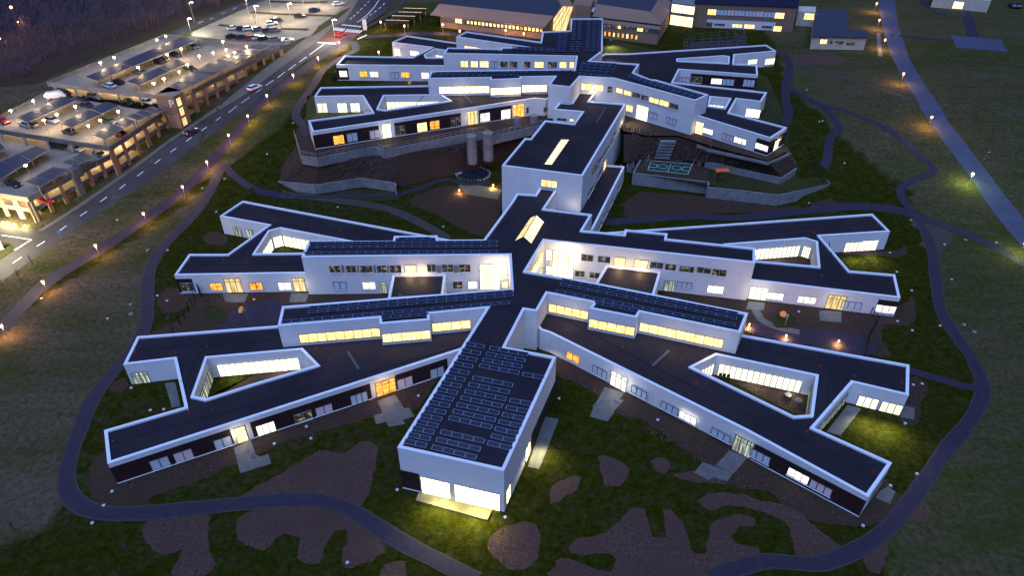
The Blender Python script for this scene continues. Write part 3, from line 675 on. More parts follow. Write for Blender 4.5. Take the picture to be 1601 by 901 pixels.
def hole_fac(a, b, off=.56, base=0, z=Z1, parent=FB): return Facade(parent, a, b, z, base, off)
f = hole_fac((320.5,557.5), (473,544)); f.raw(1.6, .1, f.L-1.0, 3.0, 'G', 13)
f = hole_fac((473,544), (500.7,572), .56)
f = hole_fac((297.5,621.7), (320.5,557.5)); f.raw(1.2, .1, f.L-1.2, 2.9, 'S', 6)
f = hole_fac((1119,552), (1280.5,586)); f.raw(1.0, .1, f.L-2.2, 3.0, 'G', 14)
f = hole_fac((1076,574), (1119,552)); f.raw(3.0, .1, f.L-.4, 2.9, 'G', 4)
f = hole_fac((1280.5,586), (1272,652)); f.raw(1.0, .1, f.L-.8, 3.0, 'S', 6)
f = Facade(FB, (272,430.5), (482,427), Z1, 0); f.clad(262, 303)  # shade of the angled recess put in as flat dark cladding
winlist(f, 'K 281 442.6 304 455.4;O 326.7 442.6 350 453.8;*C 349 435.5 381.4 458.6;O 388.5 442 412.5 453.3;W 433.8 441.7 457 453.3;*C 456.4 434.6 480 457.7')
f = Facade(FB, (471,402), (796,398.5), Z2, 0)
winlist(f, 'K 514 415.4 533 426.5;K 538.8 415.4 557.4 426.5;K 562 415.2 583 426.5;K 588.5 415 604.8 426.5;K 608.7 415 628 426.5;Y 632 414.5 651 426.5;K 667.2 413.5 682 425.3;K 690.5 413.5 709 425.3;K 717.2 413.5 735.9 425.3;D 520 441 543 452.6;W 566 441 588 452;*S 592.4 441 606.3 457.3;K 707.9 440.2 723.4 451.6;W 731.4 439.4 746.9 451.6')
winlist(f, 'Hall 749.5 413.3 781.4 453;Hall 782.6 412.3 793 430.4;Hall 784.5 439.4 795 450.3')
for a, b in ((533,538.8),(557.4,562),(583,588.5),(604.8,608.7),(682,690.5),(709,717.2)):
    s0, t1 = f.sz(a, 415); s1, t0 = f.sz(b, 426.3); M = MB(); c = f.a+f.d*((s0+s1)/2); M.box((c.x, c.y, (t0+t1)/2), (s1-s0, .06, t1-t0), f.rz); M.build('spandrel', 'concrete', FB)
f = Facade(FB, (851.3,375.7), (1181,411), Z2, 0)
winlist(f, 'Hall 854 390 863.2 408;Hall 864.5 391 895.6 436;Hall 854 415.4 863 430;K 908.8 397 927 409.5;K 935 399.8 953.8 412;Y 960.8 401.8 977 415.7;Y 992.7 405.6 1011.8 419.6;K 1017 408.8 1036 421;K 1040.8 412 1056 423.8;K 1063 415 1084.5 427;K 1090 417 1110.8 428.8;K 1114.5 420 1134.5 433;K 899 422.5 913.8 433.8;K 922 425 937 436;*S 1039 438 1054 452;D 1058.8 440 1081 452;W 1107 445.5 1130 460')
f = Facade(FB, (822.5,423.6), (851.3,375.7), Z2, 0); f.raw(1.5, 4.6, f.L-1, 7.4, 'Hall', 8); f.raw(1.5, .2, f.L-1, 3.2, 'Hall', 8)
f = Facade(FB, (1165,437), (1408,466), Z1, 0); f.clad(1370, 1420)
winlist(f, '*G 1174 447 1197 472;W 1198.3 456.3 1223.5 470.3;W 1248.5 462.3 1274.2 476.3;*C 1295.8 460.5 1317 486;D 1318 470 1344.7 484.9;W 1371 475.9 1398 491.5')
f = Facade(FB, (1282,369), (1392,362), Z1, 0); winlist(f, 'G 1322.5 379.5 1343.8 396;G 1347.5 376.8 1367.5 394.5')
f = hole_fac((1130,381), (1258.7,371)); f.raw(3, .1, f.L-.8, 3.0, 'G', 15)
f = hole_fac((1258.7,371), (1279,377)); f.raw(.3, .1, f.L-.8, 3.0, 'G', 4)
f = Facade(FB, (343,338), (419,352), Z1, 0); winlist(f, 'S 363.8 353.8 380 371;S 382.5 357.5 397.5 372.5')
f = hole_fac((419,360), (438,355)); f.raw(.5, .1, f.L-.2, 3.0, 'G', 3)
f = hole_fac((438,355), (552,376.5)); f.raw(.5, .1, f.L*.8, 3.0, 'G', 12)
f = hole_fac((394,398), (419,360)); f.raw(1.0, .1, f.L-.6, 3.0, 'G', 6)
for a, b, w_ in (((434,510),(592.5,497),(466.5,522.5,594,525)), ((593.2,507),(672.5,500.5),(597,521.5,673.5,528)), ((671.5,490.5),(760,482),(675,504,736,514)),
                 ((856,458.5),(928,473),(858,474,919,500)), ((921,482.5),(996,497),(921.5,498,994.5,526)), ((1001,488),(1158,520.5),(1001,504,1128.8,544.5))):
    f = Facade(FB, a, b, Z2, 4.7); s0, _ = f.sz(w_[0], w_[1]); s1, _ = f.sz(w_[2], w_[3])
    s0 = max(s0, .1); s1 = min(s1, f.L-.1) if s1 > s0 else f.L-.5
    if b == (592.5,497): s1 = f.L-.15
    f.raw(s0, 5.0, s1, 7.0, 'Y', max(3, round((s1-s0)/1.6)), sill=False)
f = Facade(FB, (621,700), (788,737), Z2, 0); f.clad(600, 657, z1=4.3)
winlist(f, 'Gym 657.3 745.4 705 781.4;Gym 710 757.4 782 801.4')
f = Facade(FB, (788,737), (870,558), Z2, 0); f.raw(.8, .5, 2.6, 3.7, 'Gym', 2); f.raw(9.4, .1, 11.6, 3.2, 'Gym', 2)
M = MB(); c = f.a+f.d*19.5; M.box((c.x, c.y, 1.95), (14.5, .03, 3.6), f.rz); M.build('cladding', 'wood_cladding', FB)  # flat dark boards stand in for the darkness of a recessed strip
f = Facade(FB, (820,484), (790,542.5), Z2, 0)
f = Facade(FB, (835,512), (860,521), Z1, 0)
f = Facade(FB, (977,260), (927,359), Z1, 0)
A, B = U(927,359,Z1).xy, U(977,260,Z1).xy
f.a, f.b = A, B; f.d = (B-A).normalized(); f.L = (B-A).length; f.n = Vector((f.d.y, -f.d.x)); f.rz = math.atan2(f.d.y, f.d.x)
for s0 in (5, 10.5, 16, 25): f.raw(s0, 1.0, s0+3.4, 2.5, 'K', 3)
# roof seams, drain caps, vents
for a, b, z in (((218,547),(434,532),Z1),((169,695),(460,615),Z1),((460,615),(735,537),Z1),((312,545),(290,605),Z1),((880,498),(1020,572),Z1),((1020,572),(1350,735),Z1),((1190,545),(1410,598),Z1),((1298,576),(1294,632),Z1),
                ((345,337),(600,372),Z1),((283,415),(470,413),Z1),((374,405),(384,392),Z1),((1185,418),(1395,452),Z1),((1010,368),(1370,350),Z1),((1297,378),(1299,437),Z1)):
    line3('roof_seam', a, b, z-.32, .16, 'seam', FB, .05)
for a, b, z in (((798,463),(735,600),Z2),((833,560),(785,700),Z2),((925,365),(1170,398),Z2),((730,610),(708,695),Z2),((800,375),(842,318),Z2),((785,400),(815,372),Z2),((868,372),(885,335),Z2)):
    line3('roof_seam', a, b, z-.32, .12, 'seam', FB, .05)
for a, b in (((544,551),(561,578)),((1046,549),(1020,573)),((625,460),(632,475)) ): line3('roof_ridge', a, b, Z1-.32, .45, 'seam_light', FB, .12)
for a in ((212,553),(274,553),(325,544),(284,598),(295,646),(332,643),(178,692),(497,546),(516,564),(474,599),(604,558),(974,545),(1064,565),(1094,545),(1088,601),(1218,617),(1260,677),(1282,573),(1335,590),(1409,600),(1300,633),(1365,739),(296,410),(350,407),(388,411),(532,362),(428,347),(1370,354),(1272,365),(1300,397),(1330,432),(1393,443),(1284,432)):
    p = U(*a, Z1-.32); M = MB(); M.tube(p, p+Vector((0, 0, .3)), .11, .06, 8); M.ball(p+Vector((0, 0, .34)), .12); M.build('roof_vent', 'red', FB)
# gym solar panels
def lerp(a, b, t): return (a[0]+(b[0]-a[0])*t, a[1]+(b[1]-a[1])*t)
def gz(x, y): return (600+x/3.003, 520+y/3.003)
def rows(n, a0, b0, a1, b1, m):
    for i in range(n):
        t = i/max(1, n-1); pvrow(FB, gz(*lerp(a0, a1, t)), gz(*lerp(b0, b1, t)), Z2-.32, m)
rows(16, (386,52), (472,68), (98,510), (200,532), 2)
rows(4, (497,72), (677,103), (450,155), (635,190), 4)
rows(7, (418,212), (606,248), (307,400), (508,445), 4)
rows(3, (268,466), (473,512), (227,538), (435,588), 4)
rows(1, (652,195), (752,213), (652,195), (752,213), 2)
rows(7, (592,318), (692,336), (488,518), (602,546), 2)
for a, b in (((878.5,437),(1153.7,490)),((875.4,444),(1152.5,497.5)),((869,455),(1149.5,508.8)),((929.7,472.8),(998,486)),
             ((482.5,481),(802.4,455)),((481,488),(803,461)),((440,503),(797,473)),((596,497),(670,491)),
             ((483.6,379.5),(778.3,377.5)),((482,386),(778,384)),((475,395.5),(777.5,393)),((623.4,372.5),(673.4,372.5))):
    pvrow(FB, a, b, Z2-.32, depth=.66, tilt=10)
# glazed roof lanterns
def lantern(parent, la, lb, ra, rb, ta, tb, z, hh, n, mat):
    """gable glass lantern: left eave la-lb, right eave ra-rb, ridge ta-tb"""
    la, lb, ra, rb = [U(*p, z) for p in (la, lb, ra, rb)]; ta, tb = [U(*p, z+hh) for p in (ta, tb)]
    M = MB(); M.add([la, lb, tb, ta], [(0, 1, 2, 3)], 1); M.add([ra, rb, tb, ta], [(3, 2, 1, 0)], 0); M.add([la, ra, ta], [(0, 1, 2)], 2); M.add([lb, rb, tb], [(0, 2, 1)], 2)
    o = M.build('roof_lantern', [mat, 'gC', 'frame_dark'], parent)
    B = MB()
    for i in range(n+1):
        t = i/n
        B.tube(ra.lerp(rb, t)+Vector((0, 0, .05)), ta.lerp(tb, t)+Vector((0, 0, .05)), .07, n=4); 
    B.tube(ta, tb, .1, n=4); B.tube(ra, rb, .09, n=4); B.tube(la, lb, .09, n=4)
    q = B.build('glazing_bar', 'frame_dark'); q.parent = o
lantern(FB, (829,341), (805,376.7), (850.7,347.5), (830.7,381.5), (838.7,336.7), (818,370), Z2-.3, 1.7, 10, 'gHall')
# ================================================================ link building (roof 13.8)
LB = empty('link_building', (10, 160, 0), 'tall white link block with a rooflight joining the front and rear hospital buildings', 'building')
Z3, Z4, G9 = 13.8, 18.4, 9.0
volume(LB, [(784.4,258.8),(911.4,274.8),(978.7,162),(921.6,157.8),(933,143),(906,141),(894,160),(876.5,157.8),(865,170.6),(910,174.4),(897,192.6),(852,187.7),(829.5,216),(820.4,215.5)], Z3, 0)
f = Facade(LB, (784.4,258.8), (911.4,274.8), Z3, 9.0); f.win(846, 280, 871, 294, 'Y', 3)
f = Facade(LB, (911.4,274.8), (978.7,162), Z3, 0)
winlist(f, 'K 925.6 264.3 935.8 258.3;K 937 248.8 946 241;K 947 232.8 957.6 222;K 959.8 207.7 963 208.8;K 919.4 301 928.3 293;K 934.5 272 943 265.5;Y 943.8 254.3 946.7 263')
f = Facade(LB, (865,170.6), (910,174.4), Z3, 9); winlist(f, 'K 871 183.8 885.5 189.5;Y 890.5 185.5 897.5 190')
RA = [U(*p, Z3-.3) for p in ((876.5,220),(890.5,220.4),(863,260),(850,259.4))]
M = MB(); M.add([p+Vector((0, 0, .35)) for p in RA], [(3, 2, 1, 0)]); o = M.build('rooflight', 'gHall', LB)
M = MB()
for i in range(19):
    t = i/18; M.tube(RA[0].lerp(RA[3], t)+Vector((0, 0, .4)), RA[1].lerp(RA[2], t)+Vector((0, 0, .4)), .09, n=4)
for i in range(4): M.tube(RA[i]+Vector((0, 0, .2)), RA[(i+1) % 4]+Vector((0, 0, .2)), .22, n=4)
q = M.build('rooflight_frame', 'frame_dark'); q.parent = o
for a, b in (((860,195),(812,255)),((945,165),(880,268)),((905,150),(915,143))): line3('roof_seam', a, b, Z3-.32, .12, 'seam', LB, .05)
line3('roof_ridge', (947,168), (932,192), Z3-.32, .35, 'seam_light', LB, .1)
# ================================================================ rear hospital building (ground 9)
RB = empty('hospital_building', (0, 200, 9), 'white rear hospital block on the upper ground with wings, seen above the planted terraces', 'building')
volume(RB, [(857.5,132),(892.5,136),(907.5,119),(960,122),(1087.5,157),(1108,147.5),(1025,124),(1017,123.5),(991,113),(1000,99.5),(922.5,94.5),(942.5,79),(942,28),(892,28.5),(893,47),(848,49),(845,65),(729,48.6),(713,57),(823,73),(785,73.5),(783,76),(700,74),(693,83),(900.7,87.5),(897.5,108),(673.7,111),(669,122.5),(766,121),(766,124.5),(815,122.5),(815,120),(867,119)], Z4, G9)
volume(RB, [(481.5,188),(488,206),(835.5,153.5),(853,155),(868,150),(868,138),(670,133),(501,136),(491,150.7),(566,149.5),(582,175.5)], Z3, G9, [[(588,170.5),(598.7,148),(690,147),(707.5,157.5),(602.5,172.5)]])
volume(RB, [(612.5,65.5),(675,73.7),(645,88.7),(538.7,86.7),(525.5,101),(697,102.5),(860,104),(860,80),(712,66),(636,55)], Z3, G9, [[(662.5,85),(680,75),(700,78),(693.5,90),(665,90)]])
volume(RB, [(935,90),(945,83),(985,83),(1198,69.5),(1214,79.5),(1149,85),(1147.5,99),(1184,101),(1185,117),(1062.5,108),(1052.5,128),(1199.5,144),(1190.5,158.7),(1152.5,154),(1140.5,175.5),(1231,199),(1205,216),(1083,178.5),(960,142),(925,115)], Z3, G9,
       [[(1057.5,91),(1131,86),(1141,87.5),(1140.5,99),(1057.5,95)], [(1109,149.5),(1144,153),(1135,169.5),(1106,166)]])
f = Facade(RB, (488,206), (835.5,153.5), Z3, G9); f.clad(480, 593); f.clad(617, 721); f.clad(749, 800)
winlist(f, 'O 520.2 212.6 539 223.8;D 541.3 209 560 220;P 577 204.4 594.8 215;*G 596 194.3 613 214.3;K 617 198 634 209;Y 651.7 192.8 668.2 204.4;O 671.4 189.6 687.6 200.6;K 704.7 184.4 721.3 196;*C 730 174.2 747.3 196.4;W 750.4 177.4 766.2 189;W 783.3 172.2 798.2 184.4;*O 801.7 163.7 819.5 183.3;K 822.6 167.7 826.6 177.3')
f = Facade(RB, (835.5,153.5), (868,156.4), Z3, G9); winlist(f, 'K 850 167 860 177')
for a, b, w_ in (((669,122.5),(766,121),(686,132,765,143.8)), ((766,124.5),(815,122.5),(767,134.5,815.5,145.8)), ((815,120),(867,119),(816,130,854.5,142)), ((713,57),(823,73),(726,68,768,74.4))):
    f = Facade(RB, a, b, Z4, Z3); s0, _ = f.sz(w_[0], w_[1]); s1, _ = f.sz(w_[2], w_[3]); f.raw(max(.1, s0), Z3+.3, min(f.L-.1, s1), Z3+2.3, 'Hall', max(3, round((s1-s0)/1.6)), sill=False)
f = Facade(RB, (907.5,119), (960,122), Z4, G9); winlist(f, 'Y 909 129.5 923.8 141;Y 928 131.8 943 142.5;K 950 134.5 957 144.5')
f = Facade(RB, (960,122), (1087.5,157), Z4, G9)
for x0, y0, x1, y1, k in ((655,545,693,588,'Y'),(703,560,748,603,'Y'),(757,572,803,617,'K'),(812,588,850,633,'K'),(862,603,918,652,'Y'),(927,620,980,670,'Y'),(988,638,1040,688,'K')): f.win(800+x0/4, y0/4, 800+x1/4, y1/4, k)
winlist(f, '*G 996 162.5 1012.5 184.5;D 1015 173.8 1027.5 186;D 1042 181.8 1056.8 195;Y 979.5 162.5 989 176')
f = Facade(RB, (1083,178.5), (1205,216), Z3, G9); f.clad(1181, 1230)
winlist(f, '*Y 1083 187 1097.8 211;W 1099 198.4 1114 211.5;P 1130.5 207.4 1146 221;W 1148.4 212.6 1165.8 227.7;W 1182 222.3 1200 237.3')
f = Facade(RB, (1205,216), (1231,199), Z3, G9); f.clad(1195, 1240); f.raw(3.0, 9.1, 5.5, 12, 'G', 3)
f = Facade(RB, (525.5,101), (697,102.5), Z3, G9); f.clad(515, 545)
winlist(f, 'W 529.7 110 543.7 119.8;O 561.9 111 574.8 119.8;W 577.6 111.3 592.2 120.3;D 610.2 112.4 624 121.7;O 626.8 112.4 640.8 121.4;W 658.4 112.8 671 122.9')
f = Facade(RB, (491,150.7), (566,149.5), Z3, G9); winlist(f, 'G 495 161 513.4 175.8;G 526.6 161 544 175.8;G 547 160.7 564 175.3')
f = hole_fac((598.7,148), (690,147), .56, G9, Z3, RB); f.raw(.8, 9.1, f.L-.8, 12, 'G', 12)
f = Facade(RB, (612.5,65.5), (675,73.7), Z3, G9); winlist(f, 'G 616 74.8 626.8 87.7;G 640.8 78.3 655.6 88')
f = hole_fac((680,75), (700,78), .56, G9, Z3, RB); f.raw(.4, 9.1, f.L-.5, 12, 'G', 3)
f = Facade(RB, (693,83), (900.7,87.5), Z4, G9)
for i, (a, b) in enumerate(((720,732),(735.8,747.5),(750,764),(768,778),(782,793.8),(797,809),(819.5,829.3),(835.8,850),(856.8,870.5),(875,885.5),(890.5,897.5))): f.win(a, 94.8+.15*i, b, 104.8+.15*i, 'YYYDKKKYKYY'[i])
f = Facade(RB, (1149,85), (1214,79.5), Z3, G9); winlist(f, 'G 1170 93 1183 99.5;G 1197 91.5 1210 100')
f = Facade(RB, (1062.5,108), (1185,117), Z3, G9); f.clad(1079, 1190)
winlist(f, 'W 1112.5 121.8 1128 131.8;D 1130.5 122.5 1146.8 133;D 1163 123.3 1179 135;K 1080.8 119 1096.8 130;P 1062.5 120 1077 128')
f = hole_fac((1109,149.5), (1144,153), .56, G9, Z3, RB); f.raw(.3, 9.1, f.L-1.6, 11.6, 'G', 4)
f = hole_fac((1057.5,91), (1131,86), .56, G9, Z3, RB); f.raw(f.L*.75, 9.1, f.L-.3, 11.6, 'G', 4)
f = Facade(RB, (1152.5,154), (1190.5,158.7), Z3, G9); winlist(f, 'G 1167.5 168.8 1186.8 185')
def pvcol(a, b):
    A, B = U(*a, Z4+.05), U(*b, Z4+.05); d = (A-B).xy; L = d.length; n = max(3, round(L/1.9)); rz = math.atan2(d.y, d.x)-math.pi/2; M = MB(); c = (A+B)/2
    M.box((c.x, c.y, Z4+.02), (1.35, L, .06), rz)
    for i in range(n+1):
        q = A.lerp(B, i/n); M.box((q.x, q.y, Z4+.07), (1.35, .07, .03), rz, 1)
    M.build('solar_panel', ['pv', 'pv_seam'], RB)
for a, b in (((876,53),(873,80)),((884.5,51),(881,80)),((898,31),(896,61)),((895.5,65),(894.5,80)),((907,31),(905.5,61)),((904.5,65),(903,80)),((921,31),(918,80)),((930,31),(927,80)),((938,31),(935.5,80))): pvcol(a, b)
for a, b in (((912,97),(965,100)),((910,100),(962,103.5)),((908,104),(960,108)),((907,109),(958,113)),((905,114),(955,118)),((985,117),(1092,150)),((983,120),(1088,152.5)),((800,73),(866,76)),((800,76),(866,79)),((700,77),(780,79)),((680,113.5),(895,110.5)),((678,117),(810,117))): pvrow(RB, a, b, Z4-.32, depth=.9, tilt=8)
for a, b, z in (((500,180),(830,146),Z3),((665,146),(645,170),Z3),((505,145),(668,141),Z3),((1080,137),(1190,150),Z3),((1120,185),(1215,208),Z3),((1037,103),(1030,120),Z3),((985,92),(1190,80),Z3)): line3('roof_seam', a, b, z-.32, .14, 'seam', RB, .05)
line3('roof_ridge', (727,150), (739,163), Z3-.32, .45, 'seam_light', RB, .12)

# ================================================================ multi-storey car park
GA = empty('parking_garage', (-105, 175, 0), 'stepped open parking garage with brick piers, lit decks and solar roofed bays', 'parking garage')
DC, DB, DA = 5.6, 8.4, 11.2; PR = .9
qC = [U(*p, DC+PR).xy for p in ((43,308.5),(176,237),(60,215),(-150,280))]
qB = [U(*p, DB+PR).xy for p in ((171,229),(262,171),(75,140),(-150,235),(-150,178))]
qB = [U(*p, DB+PR).xy for p in ((171,229),(258,172),(72,139),(-130,232),(-130,178))][:3]+[U(-130,238,DB+PR).xy, U(-130,180,DB+PR).xy]
qB = [U(171,229,DB+PR).xy, U(258,172,DB+PR).xy, U(72,139,DB+PR).xy, U(-140,232,DB+PR).xy, U(-140,180,DB+PR).xy]
qA = [U(*p, DA+PR).xy for p in ((286,146),(438,72),(256.6,53.3),(72.5,127.8))]
qB2 = [U(171,229,DB+PR).xy, U(258,172,DB+PR).xy, U(240,150,DB+PR).xy, U(72,139,DB+PR).xy, U(-140,231,DB+PR).xy, U(-140,182,DB+PR).xy]
def poly_ok(p): return p if area(p) > 0 else p[::-1]
bl = U(0,202,DB+PR).xy-U(171,229,DB+PR).xy
b0 = U(171,229,DB+PR).xy; b1 = U(256,173,DB+PR).xy; b3 = b0+bl*1.5; bk = U(75,142,DB+PR).xy; bk2 = U(16,172,DB+PR).xy; bk3 = bk+(bk2-bk)*1.35
qB = poly_ok([b0, b1, bk, bk3, b3]); qA = poly_ok(qA)
cl = U(0,302,DC+PR).xy-U(43,308.5,DC+PR).xy; c0 = U(43,308.5,DC+PR).xy; c1 = U(176,238,DC+PR).xy
ce = c1+(c1-c0)*.45; qC = poly_ok([c0, c1, ce+cl*.2, ce+cl*5.5, c0+cl*5.5])
for q, z, k in ((qC, DC, 0), (qB, DB, 0), (qA, DA, 0), (inset(qC, .5), 2.8, .01), (inset(qB, .5), 5.6, .02), (inset(qB, .5), 2.8, .03), (inset(qA, .5), 8.4, .02), (inset(qA, .5), 5.6, .035)):
    M = MB(); M.prism(q, z-.35-k, z-k); M.build('deck', 'concrete_lt', GA)
def para(a, b, z, mat='concrete', name='parapet', h=PR, stud=True):
    d = b-a; M = MB(); c = (a+b)/2; M.box((c.x, c.y, z+h/2-.2), (d.length, .18, h+.4), math.atan2(d.y, d.x))
    n = int(d.length/1.5)
    M.build(name, mat, GA)
    T = MB(); T.box((c.x, c.y, z+h+.02), (d.length, .26, .06), math.atan2(d.y, d.x))
    T.build('parapet_cap', 'concrete_lt', GA)
def side(a, b, ztop, floors, mat='brick', base=lambda p: g(p.x, p.y), front=False):
    """open facade: brick piers between floor bands"""
    d = b-a; L = d.length; rz = math.atan2(d.y, d.x); u = d/L
    n = max(2, round(L/4.2)); M = MB()
    for i in range(n+1):
        p = a+u*(L*i/n); wd = .9 if i % 3 else 1.5; z0 = base(p)-.3
        M = MB(); M.box((p.x, p.y, (z0+ztop-.3)/2), (wd, .42, ztop-.3-z0), rz); M.build('pier', mat, GA)
    for z in floors:
        for i in range(n):
            p = a+u*(L*(i+.5)/n)
            if z > base(p)+1.0: B = MB(); B.box((p.x, p.y, z+.15), (L/n-.9, .24, 1.0), rz); B.build('spandrel', 'concrete_dk' if not front else mat, GA)
side(c0, c1, DC, (2.8,)); side(c0+cl*5.5, c0, DC, (2.8,), 'brick_pale', front=True)
side(b0, b1, DB, (5.6, 2.8)); 
a0, a1 = U(300,140,DA+PR).xy, U(438,72,DA+PR).xy
side(a0, a1, DA, (8.4, 5.6))
para(c0, c1, DC, 'concrete_dk'); para(c0+cl*5.5, c0, DC, 'brick_pale'); para(b0, b1, DB, 'concrete_dk'); para(b3, b0, DB, 'concrete_dk'); para(a0, a1, DA, 'concrete_dk')
A2, A3, A4 = [U(*p, DA+PR).xy for p in ((72.5,127.8), (256.6,53.3), (241,147.5))]
para(A2, A4, DA, 'concrete'); para(A3, A2, DA, 'concrete'); para(a1, A3, DA, 'concrete_lt'); para(bk3, bk, DB, 'concrete')
for a, b, z, zl in ((b3, b0, DB, DC), (A2, A4, DA, DB), (bk3, bk, DB, 1), (A3, A2, DA, 2)):
    n = max(2, round((b-a).length/8))
    for i in range(n):
        p = a.lerp(b, (i+.3)/n); M = MB(); M.box((p.x, p.y, (z+zl)/2), (.5, .5, z-zl-.3)); M.build('column', 'concrete', GA)
# stair tower with the letter P
tb = [U(x, y, 13.5).xy for x, y in ((242,149),(271,151),(286,143),(262,136))]
M = MB(); M.prism(tb, 0, 13.4); T_ = M.build('stair_tower', 'brick', GA)
M = MB(); M.prism([p+(p-sum(tb, Vector((0, 0)))/4)*.06 for p in tb], 13.4, 13.6); q = M.build('tower_cap', 'concrete_lt', T_); q.matrix_parent_inverse = Matrix.Identity(4); q.matrix_parent_inverse = T_.matrix_world.inverted() if False else Matrix.Identity(4)
q.location = (0, 0, 0); q.parent = GA; q.matrix_parent_inverse = Matrix.Translation(-GA.location)
ft = Facade(GA, (271,151), (286,143), 13.5, 0)
for zz in (4.6, 7.5, 10.3): ft.raw(.5, zz, 2.3, zz+2.4, 'C', 1)
def text(s, parent, loc, size, rz, mat, tilt=90, name='lettering', ext=.02):
    cu = bpy.data.curves.new(name, 'FONT'); cu.body = s; cu.size = size; cu.extrude = ext; cu.align_x = 'CENTER'
    o = bpy.data.objects.new(name, cu); COL.objects.link(o)
    dg = bpy.context.evaluated_depsgraph_get(); me = bpy.data.meshes.new_from_object(o.evaluated_get(dg)); bpy.data.objects.remove(o)
    me.materials.clear(); me.materials.append(MAT[mat]); o = bpy.data.objects.new(name, me); COL.objects.link(o)
    o.parent = parent; o.location = Vector(loc)-parent.location; o.rotation_euler = (R(tilt), 0, rz); return o
fl = Facade(GA, (242,149), (271,151), 13.5, 0); p = fl.a+fl.d*(fl.L*.78)+fl.n*.06
text('P', GA, (p.x, p.y, 10.4), 3.0, fl.rz, 'paint')
# solar canopies on the top decks
def canopy(px, z, root=GA):
    P = [U(*p, z) for p in px]; c = sum(P, Vector())/4
    M = MB(); M.prism([p.xy for p in P], z-.12, z)
    o = M.build('solar_canopy', 'pv_canopy', root)
    E_ = MB()
    a, b, d, e = P
    for s, t in ((.3, 0), (.62, 0)):
        m1 = a.lerp(e, s); m2 = b.lerp(d, s); E_.tube(m1+Vector((0, 0, .03)), m2+Vector((0, 0, .03)), .06, n=4)
    E_.tube(b, d, .1, n=4)
    n = max(2, int((d-b).length/5))
    for i in range(n+1):
        q = b.lerp(d, i/n).lerp(a.lerp(e, i/n), .2); E_.tube(q, (q.x, q.y, z-2.5), .12, n=5)
    q = E_.build('canopy_frame', 'steel', root)
HC = 2.4
for l, z in (([(134,119.2),(153.4,125.9),(318,59.2),(286,56.3)], DA), ([(199.4,126.5),(218.6,132.8),(291.3,99.5),(277,91.8)], DA), ([(244,146.5),(283,141.5),(376,95.5),(338,91)], DA), ([(346,89),(382,92.5),(423.5,71),(404,67.5)], DA),
             ([(25,183.7),(46.4,190.2),(120.4,155.7),(102.8,150.7)], DB), ([(93.4,192),(113.5,199),(188,164.5),(166.8,158.2)], DB), ([(144.2,210.9),(166.2,217.8),(211,190),(195,183)], DB), ([(198,181.5),(216,187),(256,172),(237.5,165.5)], DB),
             ([(-20,262),(0,281),(76.3,234.6),(56,227.9)], DC), ([(97.7,253.3),(118,258.6),(151,245.3),(128.7,238.2)], DC), ([(40,283.5),(64,291.4),(108.3,264.8),(83.5,260.4)], DC), ([(-40,235),(-15,242),(8,232),(0,223)], DC)): canopy(l, z+HC)
M = MB()
for x, y in ((67,0), (0,0)): pass
# stair house on the near block
p = U(116,262,DC+2.2); M = MB(); M.box((p.x, p.y, DC+1.0), (2.4, 2.0, 2.4), R(62)); M.build('stair_house', 'concrete_dk', GA)
p = c0.lerp(c1, .50); M = MB(); M.box((p.x+.4, p.y, 3), (1.6, 1.2, 6.6), R(62)); M.build('stair_tower', 'concrete_dk', GA)
# deck lamps
WARM = (1, .70, .36)
def deck_lamp(px, py, z, k, h=3.6, pw=430):
    p = U(px, py, z+h)
    r = empty('deck_lamp', (p.x, p.y, z), k, 'lamp', 'mast lamps on the garage decks')
    M = MB(); M.tube((p.x, p.y, z), (p.x, p.y, z+h), .06, .05, 6); M.build('pole', 'steel', r)
    M = MB(); M.ball(p, .34, n=8, k=5, sz=.6); M.build('lamp_head', 'bulb_warm', r)
    lamp_light('lamp_light', r, (0, 0, h-.45), pw, WARM, .3)
LA = [((157,97.7),'far left edge of the top deck, first from the near corner'),((178,89.5),'far left edge of the top deck, second from the near corner'),((245,62),'far left edge of the top deck, next to the farthest lamp'),((259,56),'far corner of the top deck'),((216,105),'beside the long canopy on the top deck, nearest one'),((261.6,85.3),'beside the long canopy on the top deck, middle one'),((283,76),'beside the long canopy on the top deck, farthest one'),((240,130),'beside the short canopy on the top deck, nearest one'),((256,123),'beside the short canopy on the top deck, second'),((279.7,112),'beside the short canopy on the top deck, third'),((293,100.7),'beside the short canopy on the top deck, farthest'),((311.3,87),'open middle of the top deck, nearest of the bright row'),((333,82.3),'open middle of the top deck, second of the bright row'),((353.4,77.6),'open middle of the top deck, third of the bright row'),((366.7,81.7),'by the far solar roof of the top deck'),((385.4,72.3),'behind the far solar roof of the top deck'),((348,64.5),'back edge of the top deck')]
for (x, y), s in LA: deck_lamp(x, y, DA, 'glowing lamp mast, '+s)
LBk = [((16.3,172.6),'left edge of the middle deck, nearest'),((51.7,157.6),'left edge of the middle deck, second'),((70.8,149.4),'left edge of the middle deck beside the white van'),((68.3,187.7),'end of the left canopy on the middle deck'),((88.4,178.7),'side of the left canopy on the middle deck'),((117.2,166.4),'far end of the left canopy on the middle deck'),((137.7,196.5),'near end of the centre canopy on the middle deck'),((156.7,187.7),'side of the centre canopy on the middle deck'),((184.7,174),'far end of the centre canopy on the middle deck')]
for (x, y), s in LBk: deck_lamp(x, y, DB, 'glowing lamp mast, '+s)
deck_lamp(40, 258.6, DC, 'glowing lamp mast on the lowest deck at left', pw=40)
